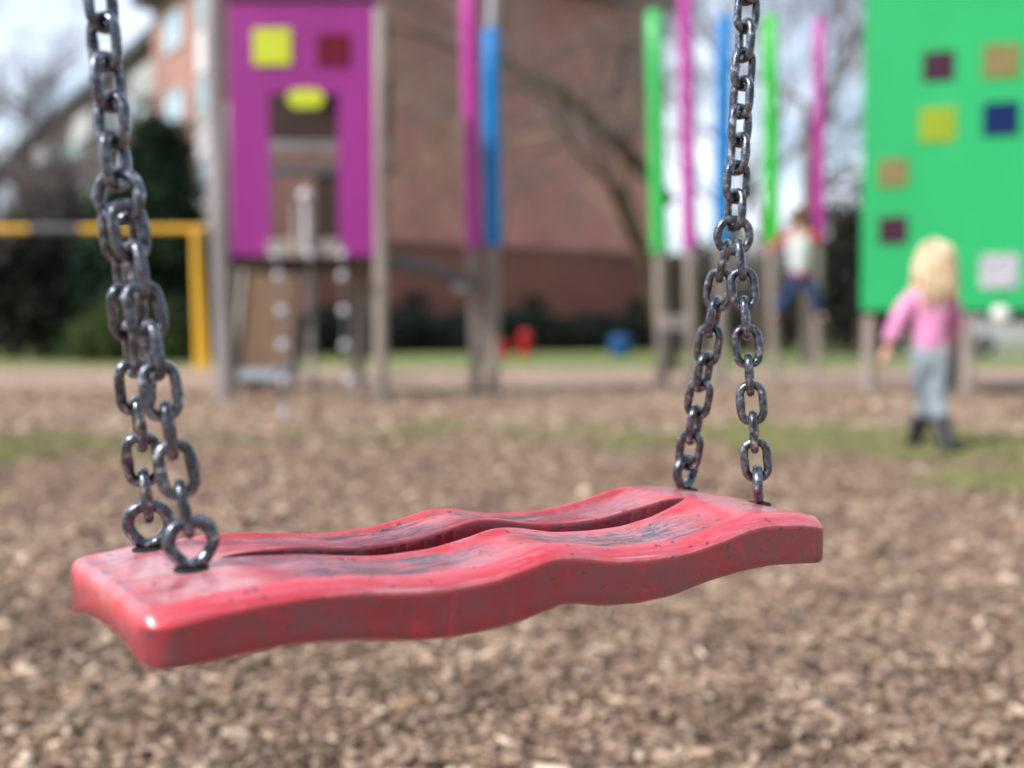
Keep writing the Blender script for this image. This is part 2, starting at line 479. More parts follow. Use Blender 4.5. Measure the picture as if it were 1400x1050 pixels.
def ground_mat():
    m, n, bs = new_mat('bark mulch and thin grass')
    tc = n.add('ShaderNodeTexCoord')
    v = n.add('ShaderNodeTexVoronoi', i_Scale=34.0); v.feature = 'F1'
    mp = n.add('ShaderNodeMapping'); mp.inputs['Scale'].default_value = (1, 1, 1)
    n.link(tc.outputs['Object'], mp.inputs['Vector'])
    dz = n.add('ShaderNodeTexNoise', i_Scale=18.0, i_Detail=3.0)
    n.link(mp.outputs[0], dz.inputs['Vector'])
    ad = n.add('ShaderNodeVectorMath', operation='MULTIPLY_ADD'); ad.inputs[1].default_value = (0.06, 0.06, 0.06)
    n.link(dz.outputs['Color'], ad.inputs[0]); n.link(mp.outputs[0], ad.inputs[2])
    n.link(ad.outputs[0], v.inputs['Vector'])
    sep = n.add('ShaderNodeSeparateColor'); n.link(v.outputs['Color'], sep.inputs[0])
    r = ramp(n, [(0.0, lin((102, 83, 72))), (0.35, lin((158, 134, 118))), (0.7, lin((190, 166, 149))), (1.0, lin((216, 198, 180)))])
    n.link(sep.outputs[0], r.inputs[0])
    big = n.add('ShaderNodeTexNoise', i_Scale=0.55, i_Detail=6.0, i_Roughness=0.6)
    n.link(tc.outputs['Object'], big.inputs['Vector'])
    rb = ramp(n, [(0.3, (0.80, 0.75, 0.71)), (0.55, (1.06, 1.02, 0.98)), (0.75, (1.22, 1.17, 1.10))]); n.link(big.outputs['Fac'], rb.inputs[0])
    mx = n.add('ShaderNodeMix', data_type='RGBA', blend_type='MULTIPLY'); mx.inputs[0].default_value = 1.0
    n.link(r.outputs[0], mx.inputs[6]); n.link(rb.outputs[0], mx.inputs[7])
    # thin grass where the 'grass' attribute of the sheet says so, broken by noise
    a = n.add('ShaderNodeAttribute', attribute_name='grass')
    gz = n.add('ShaderNodeTexNoise', i_Scale=3.2, i_Detail=7.0, i_Roughness=0.72)
    n.link(tc.outputs['Object'], gz.inputs['Vector'])
    sm = n.add('ShaderNodeMath', operation='ADD'); n.link(a.outputs['Fac'], sm.inputs[0]); n.link(gz.outputs['Fac'], sm.inputs[1])
    rg = ramp(n, [(0.82, (0, 0, 0)), (1.0, (1, 1, 1))])
    hf = n.add('ShaderNodeMath', operation='MULTIPLY'); hf.inputs[1].default_value = 0.72
    n.link(sm.outputs[0], hf.inputs[0]); n.link(hf.outputs[0], rg.inputs[0])
    gc = ramp(n, [(0.3, lin((104, 118, 70))), (0.7, lin((146, 158, 100)))])
    g2 = n.add('ShaderNodeTexNoise', i_Scale=9.0, i_Detail=5.0); n.link(tc.outputs['Object'], g2.inputs['Vector'])
    n.link(g2.outputs['Fac'], gc.inputs[0])
    m2 = n.add('ShaderNodeMix', data_type='RGBA')
    n.link(rg.outputs[0], m2.inputs[0]); n.link(mx.outputs[2], m2.inputs[6]); n.link(gc.outputs[0], m2.inputs[7])
    n.link(m2.outputs[2], bs.inputs['Base Color'])
    bs.inputs['Roughness'].default_value = 0.9
    bs.inputs['Specular IOR Level'].default_value = 0.2
    b = n.add('ShaderNodeBump', i_Strength=0.9, i_Distance=0.02)
    n.link(v.outputs['Distance'], b.inputs['Height']); n.link(b.outputs[0], bs.inputs['Normal'])
    return m
M_GROUND = ground_mat()

# ================================================================== GROUND
def grass_amount(x, y):
    x = np.asarray(x, float); y = np.asarray(y, float)
    g = smoothstep(18, 23, y) * 1.0
    # thin patches in the mulch near the girl and on the left
    def blob(px, py, rx, ry, k):
        c = on_ground(px, py)
        return k * np.exp(-(((x - c.x) / rx) ** 2 + ((y - c.y) / ry) ** 2))
    for b in ((1150, 602, 1.3, 1.1, 0.84), (1330, 612, 1.1, 1.0, 0.92), (990, 602, 1.1, 0.8, 0.70), (1400, 664, 0.5, 0.62, 0.9), (40, 612, 1.0, 0.9, 0.66), (-120, 600, 1.2, 0.8, 0.5), (640, 590, 1.4, 0.7, 0.46), (1600, 610, 1.6, 1.0, 0.5), (300, 605, 1.2, 0.6, 0.44)):
        g = np.maximum(g, blob(*b))
    return g

ys = np.concatenate([np.linspace(-60, -4, 12), np.linspace(-3, 14, 110)[0:], np.linspace(14.6, 30, 34), np.geomspace(31, 420, 26)])
xs = np.concatenate([-np.geomspace(420, 9, 22), np.linspace(-8.5, 8.5, 110), np.geomspace(9, 420, 22)])
X, Y = np.meshgrid(xs, ys)
Z = np.zeros_like(X)
for i in range(X.shape[0]):
    for j in range(X.shape[1]):
        if abs(X[i, j]) < 9 and -3 < Y[i, j] < 16:
            Z[i, j] = 0.012 * mnoise.noise(Vector((X[i, j] * 1.3, Y[i, j] * 1.3, 3.0)))
V = np.stack([X, Y, Z], -1).reshape(-1, 3)
ny, nx = X.shape
ii, jj = np.meshgrid(np.arange(ny - 1), np.arange(nx - 1), indexing='ij')
a = (ii * nx + jj).ravel()
ground = raw_obj('ground', V, np.stack([a, a + 1, a + nx + 1, a + nx], 1), M_GROUND, smooth=True)
at_ = ground.data.attributes.new('grass', 'FLOAT', 'POINT')
at_.data.foreach_set('value', grass_amount(V[:, 0], V[:, 1]).astype(np.float32))
tag(ground, 'brown bark mulch ground with thin grass patches', kind='structure')

def ground_z(x, y):
    if abs(x) < 9 and -3 < y < 16:
        return 0.012 * mnoise.noise(Vector((x * 1.3, y * 1.3, 3.0)))
    return 0.0

# pale paved path by the car
pb = MB()
pw = [(-1.0, 36.5), (4.0, 34.4), (9.0, 33.2), (40, 31.5), (40, 40), (9.5, 40), (4.4, 40.5), (-1.0, 42)]
pw = [(11.5, 33.5), (15, 32.6), (60, 30), (60, 40), (15, 40), (11.0, 40)]
pb.add([(x, y, 0.006) for x, y in pw], [tuple(range(len(pw)))])
tag(mesh_obj('path', pb, M_PATH), 'pale paved path beyond the playground', kind='structure')

# ---- bark chips: real pieces near the camera
def chips(n, y0, y1, smin, smax, margin):
    y = np.sqrt(RNG.uniform(y0 ** 2, y1 ** 2, n))
    x = RNG.uniform(-1, 1, n) * (0.47 * y + margin)
    L = RNG.uniform(smin, smax, n) * RNG.choice([0.7, 1.0, 1.6], n, p=[.45, .42, .13])
    L = L * np.exp(RNG.normal(0, .28, n)); W = L * RNG.uniform(0.20, 0.55, n); T = L * RNG.uniform(0.06, 0.18, n)
    yaw = RNG.uniform(0, 2 * PI, n); pit = RNG.normal(0, 0.22, n); rol = RNG.normal(0, 0.30, n)
    z = np.array([ground_z(a, b) for a, b in zip(x, y)]) + RNG.uniform(0.0, 0.020, n)
    corners = np.array([(-1,-1,-1),(1,-1,-1),(1,1,-1),(-1,1,-1),(-1,-1,1),(1,-1,1),(1,1,1),(-1,1,1)], float) / 2
    P = corners[None] * np.stack([L, W, T], 1)[:, None, :]
    P += RNG.normal(0, 0.10, P.shape) * np.stack([L, W, T * 0.6], 1)[:, None, :]
    cr, sr = np.cos(rol)[:, None], np.sin(rol)[:, None]
    yy, zz = P[..., 1] * cr - P[..., 2] * sr, P[..., 1] * sr + P[..., 2] * cr
    cp, sp = np.cos(pit)[:, None], np.sin(pit)[:, None]
    xx, zz = P[..., 0] * cp - zz * sp, P[..., 0] * sp + zz * cp
    cy, sy = np.cos(yaw)[:, None], np.sin(yaw)[:, None]
    xx, yy = xx * cy - yy * sy, xx * sy + yy * cy
    Vv = np.stack([xx + x[:, None], yy + y[:, None], zz + z[:, None]], -1).reshape(-1, 3)
    q = np.array([(0,3,2,1),(4,5,6,7),(0,1,5,4),(1,2,6,5),(2,3,7,6),(3,0,4,7)])
    Fq = (q[None] + (np.arange(n) * 8)[:, None, None]).reshape(-1, 4)
    return Vv, Fq
CV, CF, o_ = [], [], 0
for args in ((112000, 1.0, 3.0, 0.008, 0.023, 1.1), (66000, 3.0, 7.0, 0.014, 0.034, 1.8), (14000, 7.0, 13.0, 0.03, 0.06, 2.2)):
    v_, f_ = chips(*args)
    CV.append(v_); CF.append(f_ + o_); o_ += len(v_)
wc = raw_obj('wood_chips', np.concatenate(CV), np.concatenate(CF), M_CHIP)
tag(wc, 'loose brown bark chips covering the playground floor', 'wood chips', kind='stuff')

# ---- thin grass blades in the patches
def blades(n):
    out = []
    while len(out) < n:
        y = math.sqrt(random.uniform(4.0 ** 2, 9.5 ** 2)); x = random.uniform(-1, 1) * (0.47 * y + 1.5)
        g = float(grass_amount(x, y)) + 0.5 * mnoise.noise(Vector((x * 2.6, y * 2.6, 8)))
        if g > 0.42 and random.random() < g:
            out.append((x, y))
    V, Fq = [], []
    for x, y in out:
        h = random.uniform(0.018, 0.05); w = random.uniform(0.003, 0.006); a = random.uniform(0, 2 * PI)
        dx, dy = math.cos(a), math.sin(a); lx, ly = random.gauss(0, .6) * h, random.gauss(0, .6) * h
        z = ground_z(x, y); o = len(V)
        V += [(x - dx * w, y - dy * w, z), (x + dx * w, y + dy * w, z), (x + lx + dx * w * .3, y + ly + dy * w * .3, z + h), (x + lx - dx * w * .3, y + ly - dy * w * .3, z + h)]
        Fq.append((o, o + 1, o + 2, o + 3))
    return V, Fq
tag(raw_obj('grass', *blades(30000), M_GRASSB), 'sparse short grass growing through the mulch', 'grass', kind='stuff')

# ================================================================== THE SWING
Zc = CAM_H
FLp = at(201, 878, 0.490); FRp = at(1137, 740, 0.749)
FL = Vector((FLp.x, FLp.y, 0)); FR = Vector((FRp.x, FRp.y, 0))
LEN = (FR - FL).length; WID = 0.142
DU = (FR - FL).normalized(); DV = Vector((-DU.y, DU.x, 0))
def uv_xy(u, v):
    return FL + DU * u + DV * v

def pick(px, py, v):
    """u and height of a traced pixel on the vertical plane at width v"""
    o = uv_xy(0, v); r = ray(px, py)
    # o + DU*u = r*t (xy)
    det = DU.x * (-r.y) - (-r.x) * DU.y
    u = (-o.x * (-r.y) - (-r.x) * (-o.y)) / det
    t = (DU.x * (-o.y) - DU.y * (-o.x)) / det
    return u, CAM_H + r.z * t
TOP = [(221,832),(300,812),(350,803),(407,793),(480,787),(540,788),(586,787),(657,775),(711,757),(742,744),(774,742),(828,749),(880,746),(925,739),(973,723),(1009,708),(1034,702),(1086,701),(1124,708)]
BOT = [(205,922),(260,917),(332,900),(407,884),(479,879),(586,879),(639,872),(705,856),(745,840),(777,827),(829,831),(877,827),(925,816),(977,795),(1022,782),(1063,774),(1128,771)]
tp = sorted(pick(x, y, 0.009) for x, y in TOP)
bp = sorted(pick(x, y, 0.0) for x, y in BOT)
def smooth_profile(p, us, k=5):
    z = np.interp(us, [a for a, b in p], [b for a, b in p])
    for _ in range(k):
        z = np.concatenate([z[:1], (z[:-2] + 2 * z[1:-1] + z[2:]) / 4, z[-1:]])
    return z
R_T, R_B, R_C = 0.0072, 0.0045, 0.013
us = np.unique(np.concatenate([[0, .0003, .0008, .0015, .0025, .0038, .005, .0065, .008], np.linspace(.009, LEN - .009, 210), LEN - np.array([0, .0003, .0008, .0015, .0025, .0038, .005, .0065, .008])]))
ptop = smooth_profile(tp, us, 12); pbot = smooth_profile(bp, us, 10)
VC = WID * 0.50
def slot_w(u):
    a, b = 0.060, LEN - 0.066
    t = np.clip((u - a) / (b - a), 0, 1)
    return 0.0178 * min(1, t / .45) ** .55 * min(1, (1 - t) / .13) ** .7 if 0 < t < 1 else 0.0
def rdrop(d, r):
    d = np.clip(d, 0, r)
    return r - math.sqrt(max(0.0, r * r - (r - d) ** 2))
edge_s = [0, .0008, .0018, .003, .0044, .0058, .0072, .0086, .0098, .0108, .0118, .0128, .0140, .0155, .018]
CH_H, CH_D = 0.0068, 0.0094
def chamfer(d):
    return CH_H * (1 - min(d, CH_D) / CH_D) ** 1.75
slot_s = [.020, .013, .009, .0065, .0048, .0034, .0022, .0013, .0006, .0002, 0.0]
rows = []; tread = []; flank = []; grime = []; lip = []; crest = []; painted_sheen = []
for iu, u in enumerate(us):
    de = min(u, LEN - u)
    ins = R_C - math.sqrt(max(0, R_C ** 2 - (R_C - min(de, R_C)) ** 2))
    # plan outline: ends pinched a hair between the corners
    v0, v1 = ins, WID - ins
    w = slot_w(u); dep = 0.021 * float(smoothstep(0, 0.008, w))
    left = [v0 + e for e in edge_s]
    mid_l = list(np.linspace(v0 + .018, VC - w / 2 - .020, 7)[1:-1])
    sl = [VC - w / 2 - s_ for s_ in slot_s]
    wl = [VC - w / 2 + 0.0004 * (1 if w > 0 else 0), VC]
    wr = [2 * VC - wl[0]]
    sr_ = [VC + w / 2 + s_ for s_ in reversed(slot_s)]
    mid_r = list(np.linspace(VC + w / 2 + .020, v1 - .018, 7)[1:-1])
    right = [v1 - e for e in reversed(edge_s)]
    vv = left + mid_l + sl + wl + wr + sr_ + mid_r + right
    top = []
    for k, v in enumerate(vv):
        dv_ = min(v - v0, v1 - v); d = min(dv_, de)
        z = ptop[iu] - max(chamfer(dv_), rdrop(de, R_T))
        # each half is dished between a raised rim and the rolled lip of the slot
        half = (v - v0) if v < VC else (v1 - v)
        q = np.clip(half / (VC - v0), 0, 1)
        z += 0.0012 * math.sin(PI * min(1, q * 1.0)) * 0 - 0.0034 * float(smoothstep(.0108, .0140, d)) * float(smoothstep(0.002, .012, abs(v - VC) - w / 2)) * float(smoothstep(.058, .085, u)) * (1 - float(smoothstep(LEN - .085, LEN - .06, u)))
        z += 0.0305 * (v - .006) + 0.0016 * (1 - abs(v - VC) / VC)
        z += (0.0012 if v > VC else -0.0012) * float(smoothstep(0, .01, w)) * float(smoothstep(.05, .0, abs(v - VC)))
        ds = abs(v - VC) - w / 2
        if w > 0:
            if ds < 0:
                z -= dep
            elif ds < 0.0034:
                z -= rdrop(ds, 0.0034) * min(1, w / .010)
        top.append((u, v, z))
        tz = float(smoothstep(.0115, .0140, d)) * float(smoothstep(.070, .10, u)) * (1 - float(smoothstep(LEN - .11, LEN - .075, u))) * float(smoothstep(.004, .010, abs(v - VC) - w / 2))
        cu = abs(u - LEN * 0.49)
        tread.append(tz * float(smoothstep(.006, .022, cu)))
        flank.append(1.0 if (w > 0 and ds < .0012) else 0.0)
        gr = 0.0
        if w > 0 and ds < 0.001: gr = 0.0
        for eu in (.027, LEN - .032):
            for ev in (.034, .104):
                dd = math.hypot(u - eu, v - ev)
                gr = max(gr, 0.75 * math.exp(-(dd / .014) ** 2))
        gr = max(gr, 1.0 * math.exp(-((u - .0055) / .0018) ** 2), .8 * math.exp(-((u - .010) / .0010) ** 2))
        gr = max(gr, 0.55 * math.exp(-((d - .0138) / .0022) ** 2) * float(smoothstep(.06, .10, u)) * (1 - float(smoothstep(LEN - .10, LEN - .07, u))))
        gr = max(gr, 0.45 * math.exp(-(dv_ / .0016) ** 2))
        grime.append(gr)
        lip.append(float(smoothstep(.0118, .0098, dv_)) * float(smoothstep(0, .0025, dv_)))
        painted_sheen.append(max(0.95 * math.exp(-(max(0, u - .03) / .040) ** 2), 0.55 * math.exp(-(max(0, LEN - .03 - u) / .035) ** 2)) * float(smoothstep(.006, .016, d)))
        crest.append(math.exp(-((dv_ - .0100) / .0018) ** 2))
    # underside (hollowed between the rims)
    zb = pbot[iu]
    vb = [v1, v1 - .0006, v1 - .0015, v1 - .003] + list(np.linspace(v1 - .008, v0 + .008, 9)) + [v0 + .003, v0 + .0015, v0 + .0006, v0]
    bot = []
    for v in vb:
        d = min(v - v0, v1 - v, de)
        q = (v - v0) / (v1 - v0)
        z = zb + rdrop(d, R_B) + 0.006 * math.sin(PI * q) * float(smoothstep(0.003, 0.02, min(v - v0, v1 - v)))
        bot.append((u, v, z))
    # flanks
    def side(v, za, zbm, n=7):
        return [(u, v, za + (zbm - za) * (k + 1) / (n + 1)) for k in range(n)]
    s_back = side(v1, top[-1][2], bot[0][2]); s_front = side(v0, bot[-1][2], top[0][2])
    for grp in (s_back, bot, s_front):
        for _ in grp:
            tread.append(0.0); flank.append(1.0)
            grime.append(0.0); lip.append(0.0); crest.append(0.0); painted_sheen.append(0.0)
    rows.append(top + s_back + bot + s_front)
SB = MB()
nr = len(rows[0])
seat_base_xy = uv_xy(LEN / 2, WID / 2)
for row in rows:
    SB.v += [tuple(uv_xy(u, v) + Vector((0, 0, z))) for u, v, z in row]
for i in range(len(rows) - 1):
    for j in range(nr):
        SB.f.append((i * nr + j, i * nr + (j + 1) % nr, (i + 1) * nr + (j + 1) % nr, (i + 1) * nr + j))
# end caps: strips between the top and the underside, so the end stays a clean face
def cap(i, flip):
    b0 = i * nr
    f = tuple(b0 + j for j in range(nr))
    SB.f.append(f if flip else tuple(reversed(f)))
cap(0, True); cap(len(rows) - 1, False)
SB.mi = [0] * len(SB.f)

swing = thing('swing', 'worn red rubber swing seat hanging level on two dark steel chains', 'swing', (seat_base_xy.x, seat_base_xy.y, float(pbot.min())))
# the seat's own axes run along the board, so its texture follows it
seat = bpy.data.objects.new('seat', bpy.data.meshes.new('seat'))
ang = math.atan2(DU.y, DU.x)
Rinv = Matrix.Rotation(-ang, 3, 'Z')
seat.data.from_pydata([tuple(Rinv @ (Vector(v) - swing.location)) for v in SB.v], [], SB.f)
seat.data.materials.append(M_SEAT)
recalc(seat.data)
seat.data.polygons.foreach_set('use_smooth', [True] * len(seat.data.polygons))
seat.data.set_sharp_from_angle(angle=math.radians(24))
for nm, arr in (('tread', tread), ('flank', flank), ('grime', grime), ('lip', lip), ('crest', crest), ('painted_sheen', painted_sheen)):
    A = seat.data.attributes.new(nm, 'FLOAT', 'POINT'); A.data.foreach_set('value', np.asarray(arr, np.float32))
COL.objects.link(seat)
seat.parent = swing; seat.rotation_euler = (0, 0, ang)

def top_z(u):
    return float(np.interp(u, us, ptop))

def link_path(inner, width, d, n=44):
    """stadium: inner length and outer width given, wire d"""
    hw = (width - d) / 2; hl = (inner + d) / 2; s_ = hl - hw
    pts = []
    for k in range(n):
        a = 2 * PI * k / n
        c, s = math.cos(a), math.sin(a)
        e = 0.80
        x = hw * math.copysign(abs(c) ** e, c); z = s * hw + math.copysign(s_, s) * min(1, abs(s) / 0.12)
        pts.append(Vector((x, 0, z)))
    return pts
def link_mesh(name, inner, width, d, weld=True, tear=False, sides=12, seed=0):
    pts = link_path(inner, width, d)
    rs = random.Random(seed)
    rad = []
    for p in pts:
        r = d / 2 * (1 + rs.uniform(-.02, .02))
        if weld and p.x > 0:
            r *= 1 + 0.17 * math.exp(-((p.z - .0005) / .0019) ** 2) + 0.06 * math.exp(-((p.z - .004) / .0008) ** 2)
        rad.append(r)
    if tear:
        for p in pts:
            if p.z < 0: p.x *= 1 - 0.30 * min(1, -p.z / ((inner + d) / 2))
    b = MB(); b.tube(pts, rad, sides, closed=True)
    me = bpy.data.meshes.new(name)
    me.from_pydata([tuple(v) for v in b.v], [], b.f)
    me.materials.append(M_CHAIN); recalc(me)
    me.polygons.foreach_set('use_smooth', [True] * len(me.polygons))
    return me

def place(name, me, parent, pos, axis, face_dir, roll):
    """link with its long side along axis; its open face turned to face_dir, then rolled about the axis"""
    z = axis.normalized()
    y = (face_dir - z * face_dir.dot(z)).normalized()
    x = y.cross(z)
    R = Matrix((x, y, z)).transposed() @ Matrix.Rotation(roll, 3, 'Z')
    o = bpy.data.objects.new(name, me)
    COL.objects.link(o)
    o.parent = parent
    M4 = R.to_4x4(); M4.translation = pos - base_of(parent)
    o.matrix_local = M4
    return o

D_W = 0.0056; EYE_IN = 0.0148; RING_IN = 0.0155
eye_me = link_mesh('eye_ring', EYE_IN, 0.0284, 0.0068, weld=False, tear=True)
ring_me = link_mesh('connecting_ring', RING_IN, 0.0275, 0.0058, weld=True)
link_cache = {}
def chain_between(p0, in0, p1, in1, n, roll0, twist=0.0, jit=0.05):
    """n links between two end rings centred at p0 and p1"""
    ax = p1 - p0
    pitch = (ax.length - in0 / 2 - in1 / 2) / n
    key = round(pitch, 4)
    if key not in link_cache:
        link_cache[key] = [link_mesh('chain_link', pitch, 0.0208, D_W, seed=i) for i in range(3)]
    ch = bpy.data.objects.new('chain', None); ch.empty_display_size = 0.02
    COL.objects.link(ch); ch.parent = swing; ch.location = p0 - swing.location
    a = ax.normalized()
    for k in range(n):
        c = p0 + a * (in0 / 2 + pitch * (k + 0.5))
        view = Vector((0, 0, CAM_H)) - c
        roll = roll0 + (k % 2) * PI / 2 + twist * k + random.gauss(0, jit) + (PI if random.random() < .4 else 0)
        tilt = Vector((random.gauss(0, .02), random.gauss(0, .02), 0))
        place('chain_link', link_cache[key][k % 3], ch, c, a + tilt, view, roll)
    return pitch

HOLE = MB()
ends = {'l': dict(u=.027, ring=at(163, 268, 0.562), up=at(137, 0, 0.562)), 'r': dict(u=LEN - .032, ring=at(1003, 322, 0.783), up=at(1022, 0, 0.783))}
eye_px = {('l', 'f'): (262, 783), ('l', 'b'): (190, 745), ('r', 'f'): (1036, 686), ('r', 'b'): (926, 664)}
for sd, E in ends.items():
    for fb, v in (('f', .034), ('b', .104)):
        px, py = eye_px[(sd, fb)]
        # where the traced foot of the eye meets the top of the seat
        zt = top_z(E['u']) + 0.0305 * v + 0.0010
        r = ray(px, py); t = (CAM_H - zt) / -r.z
        foot = Vector((0, 0, CAM_H)) + r * t
        q = foot - FL
        u_, v_ = q.dot(DU), q.dot(DV)
        v_ = min(max(v_, .024), WID - .024); u_ = min(max(u_, .018), LEN - .018)
        print('eye', sd, fb, round(u_, 4), round(v_, 4), 'len', round(LEN, 4), 'z', round(zt - CAM_H, 4))
        zt = top_z(u_) + 0.0305 * (v_ - .006) + 0.0004 + 0.0016 * (1 - abs(v_ - VC) / VC)
        foot = uv_xy(u_, v_) + Vector((0, 0, zt))
        ec = foot + Vector((0, 0, 0.0124))
        view = Vector((0, 0, CAM_H)) - ec
        axis = (E['ring'] - ec).normalized()
        eroll = {('l', 'f'): 0.15, ('l', 'b'): -0.1, ('r', 'f'): PI / 2, ('r', 'b'): 1.0}[(sd, fb)]
        place('eye_ring', eye_me, swing, ec, (axis * .45 + Vector((0, 0, .55))), view, eroll)
        # dark disc in place of a hole, its shade painted near-black
        hb = MB()
        hb.lathe([(0.0, .0012), (.0066, .0012), (.0080, .0013), (.0087, .0010), (.0090, .0000), (.0090, -.006)], foot + Vector((0, 0, -.0009)), 24)
        ho = mesh_obj('eye_hole_shade', hb, M_HOLE_SHADE, swing, smooth=True, angle=40)
        n = 8
        side_ = 1 if fb == 'f' else -1
        # the two strands share one ring, side by side
        rc = E['ring'] - DV * 0.0052 * side_
        chain_between(ec, EYE_IN, rc, RING_IN, n, PI / 2 if sd == 'l' else (0.05 if fb == 'f' else -.45), twist=(0.06 if sd == 'l' else (0.0 if fb == 'f' else .03)))
    rc = E['ring']
    place('connecting_ring', ring_me, swing, rc, E['up'] - rc, Vector((0, 0, CAM_H)) - rc, 0.12 if sd == 'r' else -0.5)
    up = (E['up'] - rc).normalized()
    n_up = 28
    top = rc + up * (RING_IN / 2 + 0.0192 * n_up)
    chain_between(rc, RING_IN, top, 0.0, n_up, PI / 2 + (-.78 if sd == 'l' else .62), twist=0.02 if sd == 'r' else -0.01, jit=0.07)

# ================================================================== PLAYGROUND TOWERS AND POLES
EX, EY, EZ = Vector((1, 0, 0)), Vector((0, 1, 0)), Vector((0, 0, 1))
def wpost(name, p0, p1, r, mat, parent, n=16, top_dome=False):
    b = MB(); p0 = Vector(p0); p1 = Vector(p1)
    pts = [p0 + (p1 - p0) * t for t in (0, .25, .5, .75, 1)]
    rad = [r * 1.03, r, r * .99, r * .985, r * .98]
    if top_dome:
        d = (p1 - p0).normalized()
        pts += [p1 + d * r * .25, p1 + d * r * .4]; rad += [r * .75, r * .2]
    b.tube(pts, rad, n)
    return mesh_obj(name, b, mat, parent, smooth=True, angle=45)

# ---- magenta tower
DT = 10.5
def tx(px, d=DT): return (px - 700) / F_PX * d
def tz(py, d=DT): return at(700, py, d).z
x0, x1 = tx(318), tx(514)
zb, zt = tz(349), tz(1)
tower = thing('play_tower', 'magenta play tower on wooden posts with a tall doorway and a lime pill sign', 'play tower', ((x0 + x1) / 2, DT, 0))
wall = MB()
dx0, dx1, dzt, dzb = tx(371), tx(464), tz(128), tz(342)
TH = 0.03
# panel around the doorway: four boards butted into one sheet
for a, b_, c, d in ((x0, dx0, zb, zt), (dx1, x1, zb, zt), (dx0, dx1, dzt, zt)):
    wall.box(((a + b_) / 2, DT, (c + d) / 2), (b_ - a, TH, d - c))
mesh_obj('front_panel', wall, M_PURPLE, tower)
for (pa, pb_, pc, pd, m, nm) in ((351, 402, 40, 90, M_LIME, 'lime_window'), (437, 481, 47, 91, M_CRIMSON, 'crimson_window')):
    b = MB(); b.box((tx((pa + pb_) / 2), DT - TH / 2 - .006, (tz(pc) + tz(pd)) / 2), (tx(pb_) - tx(pa), .03, tz(pc) - tz(pd)), bev=.008)
    mesh_obj(nm, b, m, tower)
# pill sign over the doorway
pill = MB(); hw, hh = (tx(446) - tx(398)) / 2, (tz(123) - tz(148)) / 2
poly = [(math.cos(a) * hh + (hw - hh) * (1 if math.cos(a) >= 0 else -1), math.sin(a) * hh) for a in np.linspace(0, 2 * PI, 28, endpoint=False)]
pill.prism(poly, Vector((tx(422), DT - TH / 2 - .03, (tz(123) + tz(148)) / 2)), EX, EZ, EY, .028)
mesh_obj('pill_sign', pill, M_LIME, tower)
DB = DT + 1.35
dk = MB(); dk.box(((x0 + x1) / 2, (DT + DB) / 2 + .02, zb - .05), (x1 - x0 + .06, DB - DT, .10)); mesh_obj('deck', dk, M_DARKWOOD, tower)
sill = MB(); sill.box(((dx0 + dx1) / 2, DT - .02, zb + .06), (dx1 - dx0 + .04, .07, .16), bev=.01); mesh_obj('door_sill', sill, M_GREYWOOD, tower)
# posts
for px, d, r, top in ((304, DT + .02, .088, 4.3), (521, DT + .02, .062, tz(12)), (490, DB, .062, 3.0), (318, DB, .05, 3.0)):
    X_ = tx(px, d)
    wpost('post', (X_ + (0.03 if px == 304 else 0), d, -.05), (X_ - (0.06 if px == 304 else 0), d, top), r, M_ALU if px in (304,) else M_GREYWOOD, tower, top_dome=True)
# back of the cabin: header board, rails and a half-closed dark panel
bk = MB()
bk.box(((x0 + x1) / 2, DB + .02, tz(150, DB)), (x1 - x0, .05, .62)); mesh_obj('back_header', bk, M_DARKWOOD, tower)
rl = MB(); rl.box(((x0 + x1) / 2, DB - .03, tz(201, DB)), (x1 - x0 + .1, .05, .10), bev=.01); mesh_obj('rail', rl, M_STEEL, tower)
rl = MB(); rl.box(((x0 + x1) / 2, DB - .03, tz(232, DB)), (x1 - x0 + .1, .05, .10), bev=.01); mesh_obj('rail', rl, M_DARKSTEEL, tower)
bp_ = MB(); bp_.box((tx(452, DB), DB + .01, (tz(240, DB) + zb) / 2), (.30, .04, tz(240, DB) - zb)); mesh_obj('back_panel', bp_, M_DARKWOOD, tower)
rf = MB(); rf.box(((x0 + x1) / 2, (DT + DB) / 2, zt + .03), (x1 - x0 + .02, DB - DT + .1, .05)); mesh_obj('roof', rf, M_DARKWOOD, tower)
for px, w, m, nm in ((481, .20, M_GREEN1, 'roof_crest'), (508, .16, M_MAG, 'roof_crest')):
    b = MB(); b.box((tx(px), DT + .16, zt + .33), (w, .05, .55), bev=.02); mesh_obj(nm, b, m, tower)
gp = MB(); gp.tube([Vector((tx(420, DT - .12), DT - .12, tz(345, DT - .12))), Vector((tx(420, DT - .12), DT - .12, tz(275, DT - .12)))], .03, 12)
gp.ball((tx(420, DT - .12), DT - .12, tz(268, DT - .12)), .07)
mesh_obj('grab_pole', gp, M_BEAD, tower, smooth=True, angle=50)

